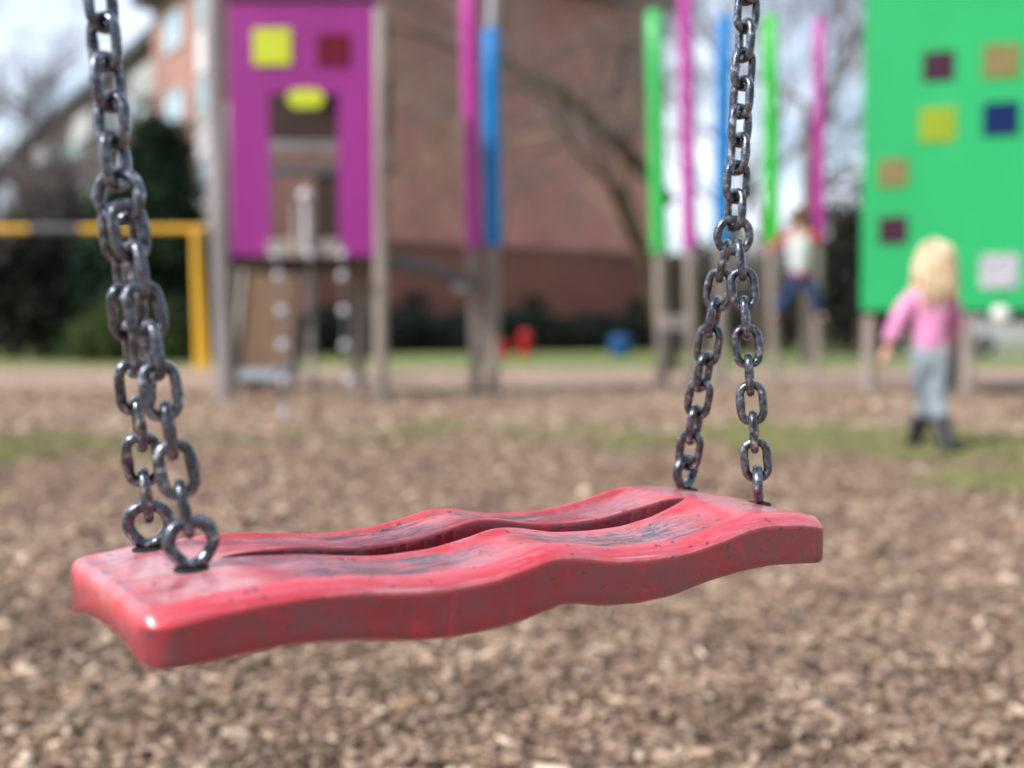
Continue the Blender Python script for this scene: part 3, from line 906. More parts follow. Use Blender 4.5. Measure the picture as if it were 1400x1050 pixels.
# ---- beaded climbing chains hanging from the doorway
bead_sets = [
    ('leftmost of the three beaded climbing chains under the magenta tower', [(377, 348), (381, 378), (385, 425), (387, 472), (388, 520), (388, 566)], 10.25, 8.9),
    ('middle and darkest of the three beaded climbing chains under the magenta tower', [(424, 348), (424, 385), (426, 428), (428, 472), (430, 520)], 10.3, 10.0),
    ('rightmost of the three beaded climbing chains under the magenta tower', [(468, 348), (468, 378), (470, 425), (472, 472), (478, 520)], 10.25, 9.9)]
for label, pp, da, db in bead_sets:
    pts = [at(x, y, da + (db - da) * i / (len(pp) - 1)) for i, (x, y) in enumerate(pp)]
    last = pts[-1].copy(); last.z = 0.0
    root = thing('climbing_chain', label, 'climbing chain', last, 'beaded climbing chains at the magenta tower')
    b = MB(); b.tube([pts[0] + Vector((0, .05, .12))] + pts + [last], .011, 8)
    mesh_obj('cable', b, M_DARKSTEEL, root, smooth=True)
    for p in pts:
        bb = MB(); bb.ball(p, .042, 16, 10)
        mesh_obj('bead', bb, M_DARKSTEEL if 'middle' in label and p is not pts[0] else M_BEAD, root, smooth=True)

# ---- slide behind the tower
sA, sB = at(372, 362, 15.0), at(360, 505, 12.9)
sC = Vector((sB.x - .02, 12.2, .17))
slide = thing('slide', 'brown slide with a pale steel run-out behind the magenta tower', 'slide', (sB.x, 13.2, 0))
def slide_strip(p, q, w0, w1, th, mb):
    d = (q - p).normalized(); nrm = EX.cross(d).normalized()
    if nrm.z < 0: nrm = -nrm
    vs = []
    for c, w in ((p, w0), (q, w1)):
        vs += [c - EX * w / 2, c + EX * w / 2, c + EX * w / 2 - nrm * th, c - EX * w / 2 - nrm * th]
    mb.add(vs, [(0,1,5,4),(1,2,6,5),(2,3,7,6),(3,0,4,7),(0,3,2,1),(4,5,6,7)])
b = MB(); slide_strip(sA, sB, .70, .62, .04, b); mesh_obj('chute', b, M_BROWNWOOD, slide)
for sx in (-1, 1):
    b = MB(); slide_strip(sA + EX * sx * .37 + EZ * .1, sB + EX * sx * .33 + EZ * .1, .05, .05, .22, b); mesh_obj('side_board', b, M_DARKWOOD if sx > 0 else M_GREYWOOD, slide)
b = MB()
arc = [sB + (sC - sB) * t + EZ * (-.13 * math.sin(PI * t) * .6) for t in np.linspace(0, 1, 8)]
for i in range(7): slide_strip(arc[i], arc[i + 1], .62, .62, .03, b)
for sx in (-1, 1):
    for i in range(7): slide_strip(arc[i] + EX * sx * .32 + EZ * .09, arc[i + 1] + EX * sx * .32 + EZ * .09, .03, .03, .16, b)
mesh_obj('run_out', b, M_STEEL, slide)
b = MB(); b.box((sC.x, sC.y + .25, .06), (.3, .12, .14)); mesh_obj('footing', b, M_GREYWOOD, slide)
for sx in (-1, 1):
    wpost('support', (sA.x + sx * .3, sA.y + .1, -.05), (sA.x + sx * .3, sA.y + .1, sA.z + .8), .05, M_GREYWOOD, slide)
pl_ = MB(); pl_.box((sA.x, sA.y + .55, sA.z - .05), (.8, 1.0, .09)); mesh_obj('platform', pl_, M_DARKWOOD, slide)
for sx in (-1, 1):
    wpost('support', (sA.x + sx * .34, sA.y + .98, -.05), (sA.x + sx * .34, sA.y + .98, sA.z + .8), .05, M_GREYWOOD, slide)

# ---- leaning poles: timber foot, plastic sleeve
def lean_pole(label, px_top, y_top, px_bot, y_sl, y_base, depth, r, mat, above=None, steps=(), group='coloured leaning poles'):
    base = at(px_bot, y_base, depth); base.z = 0
    top = at(px_top, max(y_top, -80), depth)
    d = top - base
    root = thing('climbing_pole', label, 'pole', base, group)
    zs = at(700, y_sl, depth).z
    ps = base + d * (zs / d.z)
    wpost('timber_foot', base - d.normalized() * .06, ps, r * .74, M_GREYWOOD, root)
    wpost('coloured_sleeve', ps, top, r, mat, root, top_dome=True)
    if above:
        wpost('steel_rod', top, top + Vector((0.05, 0, 0.9)), r * .55, M_STEEL, root)
    for sx, sy in steps:
        p = at(sx, sy, depth); p2 = base + d * (p.z / d.z)
        b = MB(); b.tube([p2, Vector((p.x, p.y - .02, p.z)), p + (p - p2).normalized() * .07], .035, 10)
        mesh_obj('foot_peg', b, M_GREYWOOD, root, smooth=True, angle=40)
    return root
lean_pole('tall magenta pole left of a blue one, running out of the top of the picture', 639, -70, 651, 340, 540, 12.0, .085, M_MAG)
lean_pole('blue pole with a grey rod on top, beside a magenta pole', 671, 42, 675, 335, 540, 12.0, .092, M_BLUE, above=True)
lean_pole('mint green pole in front of the brick wall edge', 894, 18, 906, 346, 526, 14.2, .105, M_GREEN1)
lean_pole('magenta pole between the mint green and the blue pole', 936, -70, 946, 340, 530, 13.6, .085, M_MAG)
lean_pole('blue pole just left of the right swing chain', 991, 24, 984, 332, 530, 13.8, .10, M_BLUE)
lean_pole('grass green pole that the boy holds with his left hand', 1053, 24, 1058, 330, 528, 14.0, .09, M_GREEN2, steps=((1056, 441),))
lean_pole('magenta pole that the boy holds with his right hand', 1121, 26, 1117, 332, 530, 13.9, .072, M_MAG, steps=((1124, 445),))
# cross boards between the pole feet
bb0, bb1 = at(906, 441, 14.1), at(946, 441, 13.7)
cb = thing('cross_board', 'grey board bolted between the mint green and magenta pole feet', 'board', ((bb0.x + bb1.x) / 2, (bb0.y + bb1.y) / 2, bb0.z))
b = MB(); b.box((bb0 + bb1) / 2, ((bb1 - bb0).length + .1, .06, .18), rz=math.atan2(bb1.y - bb0.y, bb1.x - bb0.x), bev=.012); mesh_obj('board', b, M_GREYWOOD, cb)
b = MB(); b.tube([bb0 - EZ * .18, bb1 - EZ * .18], .03, 8); mesh_obj('tie_rod', b, M_DARKSTEEL, cb, smooth=True, angle=40)
# hand rail from the tower to the magenta pole
r0, r1 = at(522, 352, 10.6), at(648, 386, 12.0)
hr = thing('bridge_beam', 'dark grey beam sloping from the magenta tower to the magenta pole', 'beam', (r1.x, r1.y, 0))
b = MB(); b.tube([r0, r1], .062, 10); mesh_obj('beam', b, M_DARKSTEEL, hr, smooth=True, angle=40)
b = MB(); b.ball(at(630, 392, 11.8), .075); mesh_obj('end_knob', b, M_STEEL, hr, smooth=True)

# ---- green tower, turned a little so that its side stays out of sight
DG = 11.7
gA = math.radians(-18)
GD, GN = Vector((math.cos(gA), math.sin(gA), 0)), Vector((math.sin(gA), -math.cos(gA), 0))     # along the wall, out of the wall
GO = Vector((tx(1176, DG), DG, 0))
def gpl(px, py):
    r = ray(px, py); t = GO.dot(GN) / r.dot(GN)
    return Vector((0, 0, CAM_H)) + r * t
def gsz(px): return gpl(px, 300).y / F_PX
gL = (gpl(1545, 424) - gpl(1176, 424)).length
gzb, gzt = tz(424, DG), 4.9
gt = thing('play_tower', 'tall bright green play tower with small coloured squares on its wall', 'play tower', GO + GD * gL / 2)
def gbox(nm, s0, s1, n0, n1, z0, z1, m, parent=None, bev=0.0):
    b = MB(); b.box(GO + GD * (s0 + s1) / 2 + GN * (n0 + n1) / 2 + EZ * (z0 + z1) / 2, (s1 - s0, n1 - n0, z1 - z0), rz=gA, bev=bev)
    return mesh_obj(nm, b, m, parent or gt)
gbox('front_panel', 0, gL, -.02, .02, gzb, gzt, M_GREENP)
gbox('side_panel', .002, .042, -2.0, -.022, gzb, gzt - .002, M_GREENP)
gbox('side_panel', gL - .042, gL - .002, -2.0, -.022, gzb, gzt - .002, M_GREENP)
gbox('deck', .05, gL - .05, -2.0, -.03, gzb + .02, gzb + .10, M_DARKWOOD)
gbox('beam', .004, gL - .004, -.10, -.024, gzb - .05, gzb + .018, M_DARKWOOD)
gbox('roof', .004, gL, -2.02, .05, gzt + .003, gzt + .07, M_GREENP)
for px in (1188, 1322, 1475):
    q = gpl(px, 500)
    for dn in (.07, 1.9):
        c = q - GN * dn
        wpost('post', (c.x, c.y, -.05), (c.x, c.y, gzb - .052 if dn < 1 else gzb + .018), .066, M_GREYWOOD, gt)
def square(px, py, s_, m, frame=None):
    c = gpl(px, py); w = s_ * gsz(px); u0 = (c - GO).dot(GD)
    o = gbox('square_window', u0 - w / 2, u0 + w / 2, .021, .034, c.z - w / 2, c.z + w / 2, frame or m, bev=.004)
    if frame:
        gbox('pane', u0 - w * .36, u0 + w * .36, .0345, .040, c.z - w * .36, c.z + w * .36, m, o, bev=.002)
square(1283, 91, 40, M_PLUM); square(1369, 84, 46, M_TAN, M_OLIVE); square(1282, 171, 46, M_YELG)
square(1368, 163, 45, M_NAVY); square(1221, 237, 38, M_TAN, M_OLIVE); square(1221, 315, 37, M_PLUM)
square(1440, 240, 40, M_YELG); square(1455, 330, 40, M_NAVY)
c = gpl(1366, 371); u0 = (c - GO).dot(GD)
gbox('notice', u0 - .18, u0 + .18, .021, .032, c.z - .17, c.z + .17, M_NOTICE, bev=.003)
# white ball hung below the tower
bc = gpl(1366, 431) + GN * .11
wb = thing('ball', 'white ball hanging just under the green tower', 'ball', bc - Vector((0, 0, .09)))
b = MB(); b.ball(bc, .095, 20, 12); mesh_obj('ball_shell', b, M_WHITE, wb, smooth=True)
b = MB(); b.tube([bc + EZ * .09, bc + EZ * .2 - GN * .085], .008, 6); mesh_obj('cord', b, M_DARKSTEEL, wb)

# ---- yellow swing set
DY = 20.4
yf = thing('swing_set', 'yellow steel swing set on the left with a long top bar', 'swing set', (tx(268, DY), DY, 0))
yb = tz(313, DY)
xl, xr = tx(-260, DY), tx(270, DY)
b = MB(); b.tube([Vector((xl - .2, DY, yb)), Vector((xr + .18, DY, yb))], .056, 14); mesh_obj('top_bar', b, M_YELLOW, yf, smooth=True, angle=40)
for xx in (xl, xr):
    for sy in (-1, 1):
        b = MB(); b.tube([Vector((xx, DY + sy * .05, yb - .02)), Vector((xx + .10, DY + sy * .26, -.05))], .062, 12); mesh_obj('leg', b, M_YELLOW, yf, smooth=True, angle=40)
b = MB(); b.tube([Vector((tx(44, DY), DY, yb)), Vector((tx(112, DY), DY, yb))], .066, 14); mesh_obj('bar_sleeve', b, M_DARKSTEEL, yf, smooth=True, angle=40)

# ================================================================== BUILDING
corner = Vector((-9.8, 38.7, 0))
d1 = Vector((-.533, .846, 0)).normalized()       # sunny facade runs away to the left
d2 = Vector((4.8, 3.3, 0)).normalized()          # brick gable wall runs away to the right
n1 = Vector((d1.y * -1, d1.x, 0)); n1 = -n1 if n1.dot(-corner) < 0 else n1
n2 = Vector((d2.y, -d2.x, 0)); n2 = -n2 if n2.dot(-corner) < 0 else n2
EAVE = 13.5
bld = thing('brick_building', 'tall red brick apartment block with pink sunlit side and grey eaves', 'building', corner)
def wall_sheet(name, o, d, nrm, length, h, mat, th=.4, z0=0.0):
    me = bpy.data.meshes.new(name)
    off = base_of(bld)
    P = [o, o + d * length, o + d * length + EZ * h, o + EZ * h]
    P = [p + EZ * z0 for p in P]
    Q = [p - nrm * th for p in P]
    me.from_pydata([tuple(p - off) for p in P + Q], [], [(0,1,2,3),(7,6,5,4),(0,4,5,1),(1,5,6,2),(2,6,7,3),(3,7,4,0)])
    uvl = me.uv_layers.new(name='UVMap')
    uvs = [(0, 0), (length, 0), (length, h), (0, h)] * 2
    for lp in me.loops:
        uvl.data[lp.index].uv = uvs[lp.vertex_index]
    me.materials.append(mat); recalc(me)
    o_ = bpy.data.objects.new(name, me); COL.objects.link(o_); o_.parent = bld
    return o_
G_LEN = 19.9
wall_sheet('gable_wall', corner, d2, n2, G_LEN, EAVE + 1.2, M_BRICK)
wall_sheet('facade', corner - n2 * .4, d1, n1, 8.2, EAVE, M_BRICK_SUN)
wall_sheet('recessed_facade', corner + d1 * 8.2 - n1 * 1.6, d1, n1, 46, EAVE + .4, M_RENDERW)
wall_sheet('end_wall', corner + d2 * G_LEN - n2 * .4, d1, Vector((d2.x, d2.y, 0)), 30, EAVE, M_BRICK)
# eaves and roof
def slab(name, o, d, nrm, length, z, out, th, mat):
    b = MB(); c = o + d * length / 2 + nrm * (out / 2 - .5) + EZ * z
    b.box(c, (length, out + 1.0, th), rz=math.atan2(d.y, d.x)); return mesh_obj(name, b, mat, bld)
slab('fascia', corner - d1 * .5, d1, n1, 9.0, EAVE + .3, .9, .55, M_FASCIA)
slab('fascia', corner + d1 * 8.7 - n1 * 1.3, d1, n1, 45.5, EAVE + .5, .25, .45, M_FASCIA)
slab('fascia', corner + d2 * .2, d2, n2, G_LEN, EAVE + 1.5, .7, .9, M_DARKSTEEL)
rb = MB(); A = corner + n1 * .7 - d1 * .5 + EZ * (EAVE + .62); B = A + d1 * 55
B = A + d1 * 9.2
rb.add([A, B, B - n1 * 8 + EZ * 5, A - n1 * 8 + EZ * 5, A - n1 * 8 + EZ * 4.8, B - n1 * 8 + EZ * 4.8, B - EZ * .2, A - EZ * .2], [(0, 1, 2, 3), (4, 5, 6, 7), (0, 7, 6, 1), (1, 6, 5, 2), (2, 5, 4, 3), (3, 4, 7, 0)])
A2 = corner + d1 * 9.0 - n1 * 1.2 + EZ * (EAVE + .74); B2 = A2 + d1 * 45
rb.add([A2, B2, B2 - n1 * 7 + EZ * 2.6, A2 - n1 * 7 + EZ * 2.6, A2 - n1 * 7 + EZ * 2.4, B2 - n1 * 7 + EZ * 2.4, B2 - EZ * .02, A2 - EZ * .02], [(0, 1, 2, 3), (4, 5, 6, 7), (0, 7, 6, 1), (1, 6, 5, 2), (2, 5, 4, 3), (3, 4, 7, 0)])
mesh_obj('roof', rb, M_ROOF, bld, fix=False)
def window(o, d, nrm, s, z, w, h, spandrel=False):
    c = o + d * s + EZ * z
    rz = math.atan2(d.y, d.x)
    b = MB()
    for dx, dz, sw, sh in ((0, h / 2 - .05, w, .10), (0, -h / 2 + .05, w, .10), (-w / 2 + .05, 0, .10, h - .2), (w / 2 - .05, 0, .10, h - .2), (0.1, 0, .07, h - .2)):
        b.box(c + d * dx + EZ * dz + nrm * .03, (sw, .10, sh), rz=rz)
    fr = mesh_obj('window', b, M_FRAME, bld)
    b = MB(); b.box(c + nrm * .015, (w - .2, .04, h - .2), rz=rz); mesh_obj('pane', b, M_GLASS, fr)
    if spandrel:
        b = MB(); b.box(c - EZ * (h / 2 + .75) + nrm * .02, (w, .05, 1.4), rz=rz); mesh_obj('spandrel', b, M_WHITE, fr)
fo = corner - n2 * .4
for z in (12.1, 9.15, 6.2, 3.25):
    window(fo, d1, n1, 5.2, z, 2.5, 1.5)
    window(fo, d1, n1, 1.5, z, 1.5, 1.45, spandrel=True)
ro = corner + d1 * 8.2 - n1 * 1.6
for z in (11.6, 8.7, 5.8, 2.9):
    for s in (8.0, 11.5, 20.0, 23.5, 33):
        window(ro, d1, n1, s, z, 2.2, 1.5)
for k, z in enumerate((11.2, 8.3, 5.4)):
    for s in (2.6, 14.5, 26.5):
        c = ro + d1 * s + n1 * .75 + EZ * z
        rz = math.atan2(d1.y, d1.x)
        b = MB(); b.box(c + n1 * .7, (3.6, .12, 1.15), rz=rz); b.box(c + d1 * 1.74, (.12, 1.3, 1.15), rz=rz); b.box(c - d1 * 1.74, (.12, 1.3, 1.15), rz=rz)
        b.box(c - EZ * .66, (3.6, 1.5, .16), rz=rz)
        mesh_obj('balcony', b, M_BALC, bld)

# low brick annex in front of the gable
an = thing('brick_annex', 'low dark red brick annex with a grey green flat roof below the tall brick wall', 'building', corner + d2 * 11 + n2 * 2.6)
wall_keep = bld; bld = an
wall_sheet('front_wall', corner + d2 * 1.5 + n2 * 3.4, d2, n2, 17.5, 3.7, M_BRICK_LOW, th=3.3)
slab('flat_roof', corner + d2 * 1.3 + n2 * 3.4, d2, n2, 17.9, 3.79, .03, .14, M_BRICK_LOW)
for s_ in (4.0, 9.0, 14.0):
    b = MB(); b.box(corner + d2 * (1.5 + s_) + n2 * 3.42 + EZ * 1.05, (1.0, .08, 2.1), rz=math.atan2(d2.y, d2.x)); mesh_obj('door', b, M_DARKWOOD, an)
bld = wall_keep

# ================================================================== VEGETATION
def leaf_quads(C, size, rng=RNG, flat=0.0):
    n = len(C)
    a = rng.normal(size=(n, 3)); a /= np.linalg.norm(a, axis=1)[:, None]
    b = rng.normal(size=(n, 3)); b -= (b * a).sum(1)[:, None] * a; b /= np.linalg.norm(b, axis=1)[:, None]
    s = size * rng.uniform(.6, 1.4, n)[:, None]
    Vv = np.stack([C - a * s, C - b * s * .5, C + a * s, C + b * s * .5], 1).reshape(-1, 3)
    return Vv, np.arange(n * 4).reshape(-1, 4)

def clumps(center, rad, n_clump, per, clump_r, rng, hollow=0.35, zmin=0.03):
    """leaf centres gathered in clumps through an ellipsoid"""
    out = []
    while len(out) < n_clump:
        p = rng.uniform(-1, 1, 3)
        r = np.linalg.norm(p)
        if hollow < r < 1: out.append(np.array(center) + p * np.array(rad))
    out = np.array(out)
    P = np.repeat(out, per, 0) + rng.normal(size=(n_clump * per, 3)) * np.array(clump_r) * rng.uniform(.5, 1.2, (n_clump * per, 1))
    return P[P[:, 2] > zmin]

def shrub(name, label, cat, loc, rad, mat, n=120, per=40, cr=.18, leaf=.06, seed=1, group=None, blobs=None):
    rng = np.random.default_rng(seed)
    root = thing(name, label, cat, loc, group)
    P = []
    for (ox, oy, oz, rx, ry, rz_) in (blobs or [(0, 0, rad[2] * .55, rad[0], rad[1], rad[2] * .6)]):
        P.append(clumps((loc[0] + ox, loc[1] + oy, loc[2] + oz), (rx, ry, rz_), n, per, cr, rng))
    Vv, Ff = leaf_quads(np.concatenate(P), leaf, rng)
    raw_obj('foliage', Vv, Ff, mat, root)
    b = MB(); rs = random.Random(seed)
    for k in range(7):
        q = Vector(loc) + Vector((rs.uniform(-.6, .6) * rad[0], rs.uniform(-.5, .5) * rad[1], rad[2] * rs.uniform(.5, .9)))
        b.tube([Vector(loc) + Vector((rs.uniform(-.3, .3) * rad[0], 0, -.05)), (Vector(loc) + q) / 2 + Vector((rs.uniform(-.1, .1), 0, .1)), q], [.035, .022, .01], 5)
    mesh_obj('stem', b, M_BARK, root, smooth=True)
    return root

# conifer by the pink wall
def conifer(label, loc, h, r, seed):
    rng = np.random.default_rng(seed)
    root = thing('conifer_tree', label, 'tree', loc)
    b = MB(); b.tube([Vector(loc) + EZ * z for z in (-.1, h * .4, h * .97)], [.2, .12, .03], 8); mesh_obj('trunk', b, M_BARK, root, smooth=True)
    P = []
    for k in range(620):
        t = rng.uniform(.05, 1) ** .8
        z = h * t; rr = r * (1 - t) ** .8 * (1 + .18 * math.sin(9 * t * PI)) + .08
        a = rng.uniform(0, 2 * PI); q = rng.uniform(.35, 1.05)
        c = np.array(loc) + np.array([math.cos(a) * rr * q, math.sin(a) * rr * q, z - .25 * rr * q])
        P.append(c + rng.normal(size=(26, 3)) * np.array([.22, .22, .10]))
    Vv, Ff = leaf_quads(np.concatenate(P), .11, rng)
    raw_obj('crown', Vv, Ff, M_NEEDLE, root)
conifer('dark conifer standing in front of the pink brick wall', (tx(222, 27), 27, 0), 5.6, 1.75, 3)
conifer('lower dark conifer left of the one by the pink wall', (tx(168, 29), 29, 0), 4.1, 1.5, 4)

# dark undergrowth on the left, behind the yellow frame
sh = [(-40, 30.5, 3.6, 2.6), (30, 29.5, 3.3, 2.3), (95, 31, 3.8, 2.4), (160, 30, 3.0, 2.2), (225, 31.5, 3.4, 2.2), (285, 32, 3.2, 2.0), (-120, 31, 4.0, 2.8)]
lab = ['second from the left of the dark shrubs behind the yellow swing set', 'dark shrub behind the grey sleeve end of the yellow bar', 'dark shrub just left of the left swing chain', 'dark shrub behind the left swing chain, left of the conifer', 'dark shrub under the tall conifer', 'dark shrub behind the left post of the magenta tower', 'outermost dark shrub at the left edge of the picture']
for i, (px, d, h, w) in enumerate(sh):
    shrub('dark_shrub', lab[i], 'shrub', (tx(px, d), d, 0), (w * .62, 1.1, h), M_DARKLEAF, 95, 46, .26, .10, 20 + i, 'dark shrubs behind the yellow swing set')
shrub('bush', 'rounded green bush behind the yellow frame post', 'bush', (tx(180, 26), 26, 0), (1.45, 1.0, 1.75), M_BUSH, 170, 46, .14, .055, 51, blobs=[(0, 0, .6, 1.2, .9, .75), (.75, .1, .55, .75, .8, .85), (-.75, .1, .4, .6, .6, .5)])

# low dark hedge along the brick wall
def hedge(label, pa, pb_, h, w, mat, seed, leaf=.08):
    rng = np.random.default_rng(seed)
    A, B = Vector(pa), Vector(pb_)
    L = (B - A).length; dd = (B - A) / L; nn = Vector((-dd.y, dd.x, 0))
    root = thing('hedge', label, 'hedge', (A + B) / 2)
    n = int(L * 950)
    s = rng.uniform(0, L, n); c = rng.normal(0, w * .33, n); z = h * rng.uniform(.02, 1, n) ** .8
    z *= 1 + .18 * np.sin(s * 1.7 + 1) * np.sin(s * .63)
    P = np.stack([A.x + dd.x * s + nn.x * c, A.y + dd.y * s + nn.y * c, z], 1)
    Vv, Ff = leaf_quads(P, leaf, rng)
    raw_obj('foliage', Vv, Ff, mat, root)
    b = MB()
    rs = random.Random(seed)
    for k in range(int(L * 1.5)):
        p = A + dd * rs.uniform(0, L); b.tube([p, p + Vector((rs.uniform(-.2, .2), 0, h * .8))], [.03, .012], 5)
    mesh_obj('stem', b, M_BARK, root)
hedge('low dark hedge at the foot of the brick wall', (tx(300, 34), 34.5, 0), (tx(920, 46), 46, 0), 1.45, 1.2, M_HEDGE, 61)

# thicket on the right behind the boy
for i, (px, d, h, w, m, lb) in enumerate(((1150, 36, 5.2, 3.2, M_DRYLEAF, 'brown thicket between the boy and the green tower'), (1185, 34.5, 3.9, 2.6, M_DARKLEAF, 'dark green shrub behind the left edge of the green tower'),
                                         (1015, 40, 4.0, 3.6, M_DRYLEAF, 'brown thicket behind the blue pole by the right chain'), (1085, 42, 3.4, 3.4, M_DRYLEAF, 'brown thicket behind the boy'), (945, 43, 3.2, 2.8, M_DRYLEAF, 'brown thicket at the right end of the brick wall'))):
    shrub('thicket', lb, 'shrub', (tx(px, d), d, 0), (w * .6, 1.2, h), m, 90, 44, .30, .11, 70 + i, 'thickets beyond the poles')

# bare trees
TW = 1.0
def grow(b_trunk, b_twig, p, d, length, r, depth, rs, spread=.55, up=.12, moss=None):
    n = 5; r = max(r, (.014 if depth else .010) * TW)
    pts, rad = [p.copy()], [r]
    q, dd = p.copy(), d.normalized()
    for k in range(n):
        dd = (dd + Vector((rs.gauss(0, .12), rs.gauss(0, .12), rs.gauss(0, .08) + up * .25))).normalized()
        q = q + dd * length / n
        pts.append(q.copy()); rad.append(r * (1 - .42 * (k + 1) / n))
    (b_trunk if depth >= 3 else b_twig).tube(pts, rad, 8 if depth >= 3 else (5 if depth == 2 else 3), cap=False)
    if depth == 0:
        return
    kids = rs.randint(3, 4) if depth > 1 else rs.randint(4, 6)
    for k in range(kids):
        t = rs.uniform(.35, 1.0) if k else 1.0
        i = min(n - 1, int(t * n)); base = pts[i].lerp(pts[i + 1], t * n - i) if i < n else pts[-1]
        ax = Vector((rs.gauss(0, 1), rs.gauss(0, 1), rs.gauss(0, .6)))
        nd = (dd + ax.normalized() * spread * rs.uniform(.7, 1.5)).normalized()
        grow(b_trunk, b_twig, base, nd, length * rs.uniform(.58, .78), r * (1 - .42 * t) * rs.uniform(.5, .68), depth - 1, rs, spread, up)

def bare_tree(label, loc, h, r, seed, lean=(0, 0), depth=4, first=.42, group='bare trees beyond the playground', extra=None, bark=None, spread=.55, twig=None, tw=1.0):
    global TW
    TW = tw
    rs = random.Random(seed)
    root = thing('bare_tree', label, 'tree', loc, group)
    bt, bw = MB(), MB()
    grow(bt, bw, Vector(loc) - EZ * .1, Vector((lean[0], lean[1], 1)), h * first, r, depth, rs, spread)
    if extra: extra(bt, bw, rs)
    mesh_obj('trunk', bt, bark or M_BARK, root, smooth=True, fix=False)
    mesh_obj('crown', bw, twig or M_TWIG, root, smooth=True, fix=False)
    return root

# the mossy limb that crosses the brick wall
LD = 19.0
limb_px = [(916, 278), (892, 246), (862, 214), (828, 180), (796, 150), (760, 122), (725, 103), (695, 88), (655, 74), (610, 60), (566, 46), (520, 30)]
def mossy(bt, bw, rs):
    pts = [at(x, y, LD + .12 * i) for i, (x, y) in enumerate(limb_px)]
    rad = [.135, .13, .125, .12, .115, .11, .10, .085, .065, .05, .04, .03]
    bt.tube(pts, rad, 8, cap=True)
    for i in range(2, len(pts)):
        for _ in range(3):
            dd = Vector((rs.uniform(-1, .3), rs.gauss(0, .5), rs.uniform(-.5, .7)))
            grow(bt, bw, pts[i], dd, rs.uniform(.8, 1.7), rad[i] * .38, 2, rs, .6, -.1)
bt_loc = at(918, 500, LD); bt_loc.z = 0
bare_tree('bare tree with a mossy limb reaching left across the brick wall', bt_loc, 6.5, .14, 5, lean=(.06, .05), depth=4, first=.5, extra=mossy, bark=M_MOSS)
bare_tree('bare tree whose thin twigs spread before the middle of the brick wall', (tx(662, 27), 27, 0), 12, .10, 8, lean=(-.03, 0), depth=4, first=.36, spread=.8, twig=M_TWIGTAN, tw=1.3)
bare_tree('bare tree hidden behind the magenta tower, its twigs over the left of the brick wall', (tx(505, 30), 30, 0), 13, .12, 9, lean=(.06, 0), depth=4, first=.36, spread=.75, twig=M_TWIGTAN, tw=1.3)
bare_tree('bare tree with the thickest grey trunk, rising between the boy and the green tower', (tx(1102, 26), 26, 0), 13, .17, 21, lean=(-.01, .02), depth=5, first=.48)
bare_tree('bare tree behind the green pole the boy holds', (tx(1035, 33), 33, 0), 13, .15, 22, lean=(-.04, 0), depth=5, first=.4)
bare_tree('bare tree behind the magenta pole next to the brick wall end', (tx(962, 38), 38, 0), 14, .16, 23, lean=(.03, 0), depth=5, first=.4)
bare_tree('bare tree behind the left edge of the green tower', (tx(1178, 34), 34, 0), 13, .15, 24, lean=(-.05, 0), depth=5, first=.4)
bare_tree('bare tree at the left edge of the picture in front of the balconies', (tx(20, 34), 34, 0), 8.8, .13, 25, lean=(.05, 0), depth=5, first=.36, spread=.7, tw=2.2)
bare_tree('low spreading bare tree beside the left end of the yellow bar', (tx(60, 30), 30, 0), 7.0, .12, 35, lean=(.08, 0), depth=5, first=.34, spread=.8, tw=2.2)
bare_tree('low spreading bare tree between the left chain and the conifer', (tx(135, 35), 35, 0), 8.5, .12, 36, lean=(-.02, 0), depth=5, first=.34, spread=.8, tw=2.2)
bare_tree('bare tree left of the left chain in front of the balconies', (tx(95, 37), 37, 0), 10.5, .13, 26, lean=(.02, 0), depth=5, first=.38, spread=.65, tw=2.2)
bare_tree('bare tree outside the left edge whose twigs reach in under the sky', (tx(-70, 30), 30, 0), 9.5, .14, 27, lean=(.1, 0), depth=5, first=.4)

# far treeline closing the horizon
rng = np.random.default_rng(5)
P = []
for k in range(420):
    a = rng.uniform(-1.25, 1.25); d = rng.uniform(95, 130)
    h = rng.uniform(3, 8)
    c = np.array([math.sin(a) * d, math.cos(a) * d, h * .5])
    P.append(c + rng.normal(size=(46, 3)) * np.array([2.2, 2.2, h * .24]))
Vv, Ff = leaf_quads(np.concatenate(P), .55, rng)
Vv[:, 2] = np.maximum(Vv[:, 2], 0.02)
tag(raw_obj('far_woods', Vv, Ff, M_DRYLEAF), 'far brown winter woods along the horizon', 'woods', kind='stuff')

# ================================================================== SMALL FAR THINGS
def lathe_thing(name, label, cat, loc, parts, group=None):
    root = thing(name, label, cat, loc, group)
    for nm, prof, m in parts:
        b = MB(); b.lathe(prof, loc, 24); mesh_obj(nm, b, m, root, smooth=True, angle=40)
    return root
p = at(718, 477, 33); p.z = 0
lathe_thing('litter_bin', 'taller of the two red bins before the brick wall hedge', 'bin', p, [('bin_body', [(0, 0), (.15, 0), (.18, .56), (.19, .60), (.165, .60), (.14, .1), (0, .1)], M_RED), ('lid', [(.20, .605), (.19, .66), (.10, .75), (0, .77)], M_RED)])
p = at(690, 477, 33); p.z = 0
lathe_thing('litter_bin', 'small low red tub left of the taller red bin', 'bin', p, [('bin_body', [(0, 0), (.17, 0), (.2, .34), (.21, .36), (.18, .36), (.16, .06), (0, .06)], M_RED), ('lid', [(.21, .365), (.14, .42), (0, .43)], M_RED)])
p = at(848, 466, 33); p.z = 0
lathe_thing('tub', 'blue plastic tub before the hedge near the mint green pole', 'tub', p, [('tub_body', [(0, .0), (.24, 0), (.33, .26), (.34, .46), (.31, .55), (.28, .55), (.30, .42), (.22, .06), (0, .06)], M_BLUEP), ('lid', [(.33, .555), (.30, .60), (.1, .64), (0, .64)], M_BLUEP)])

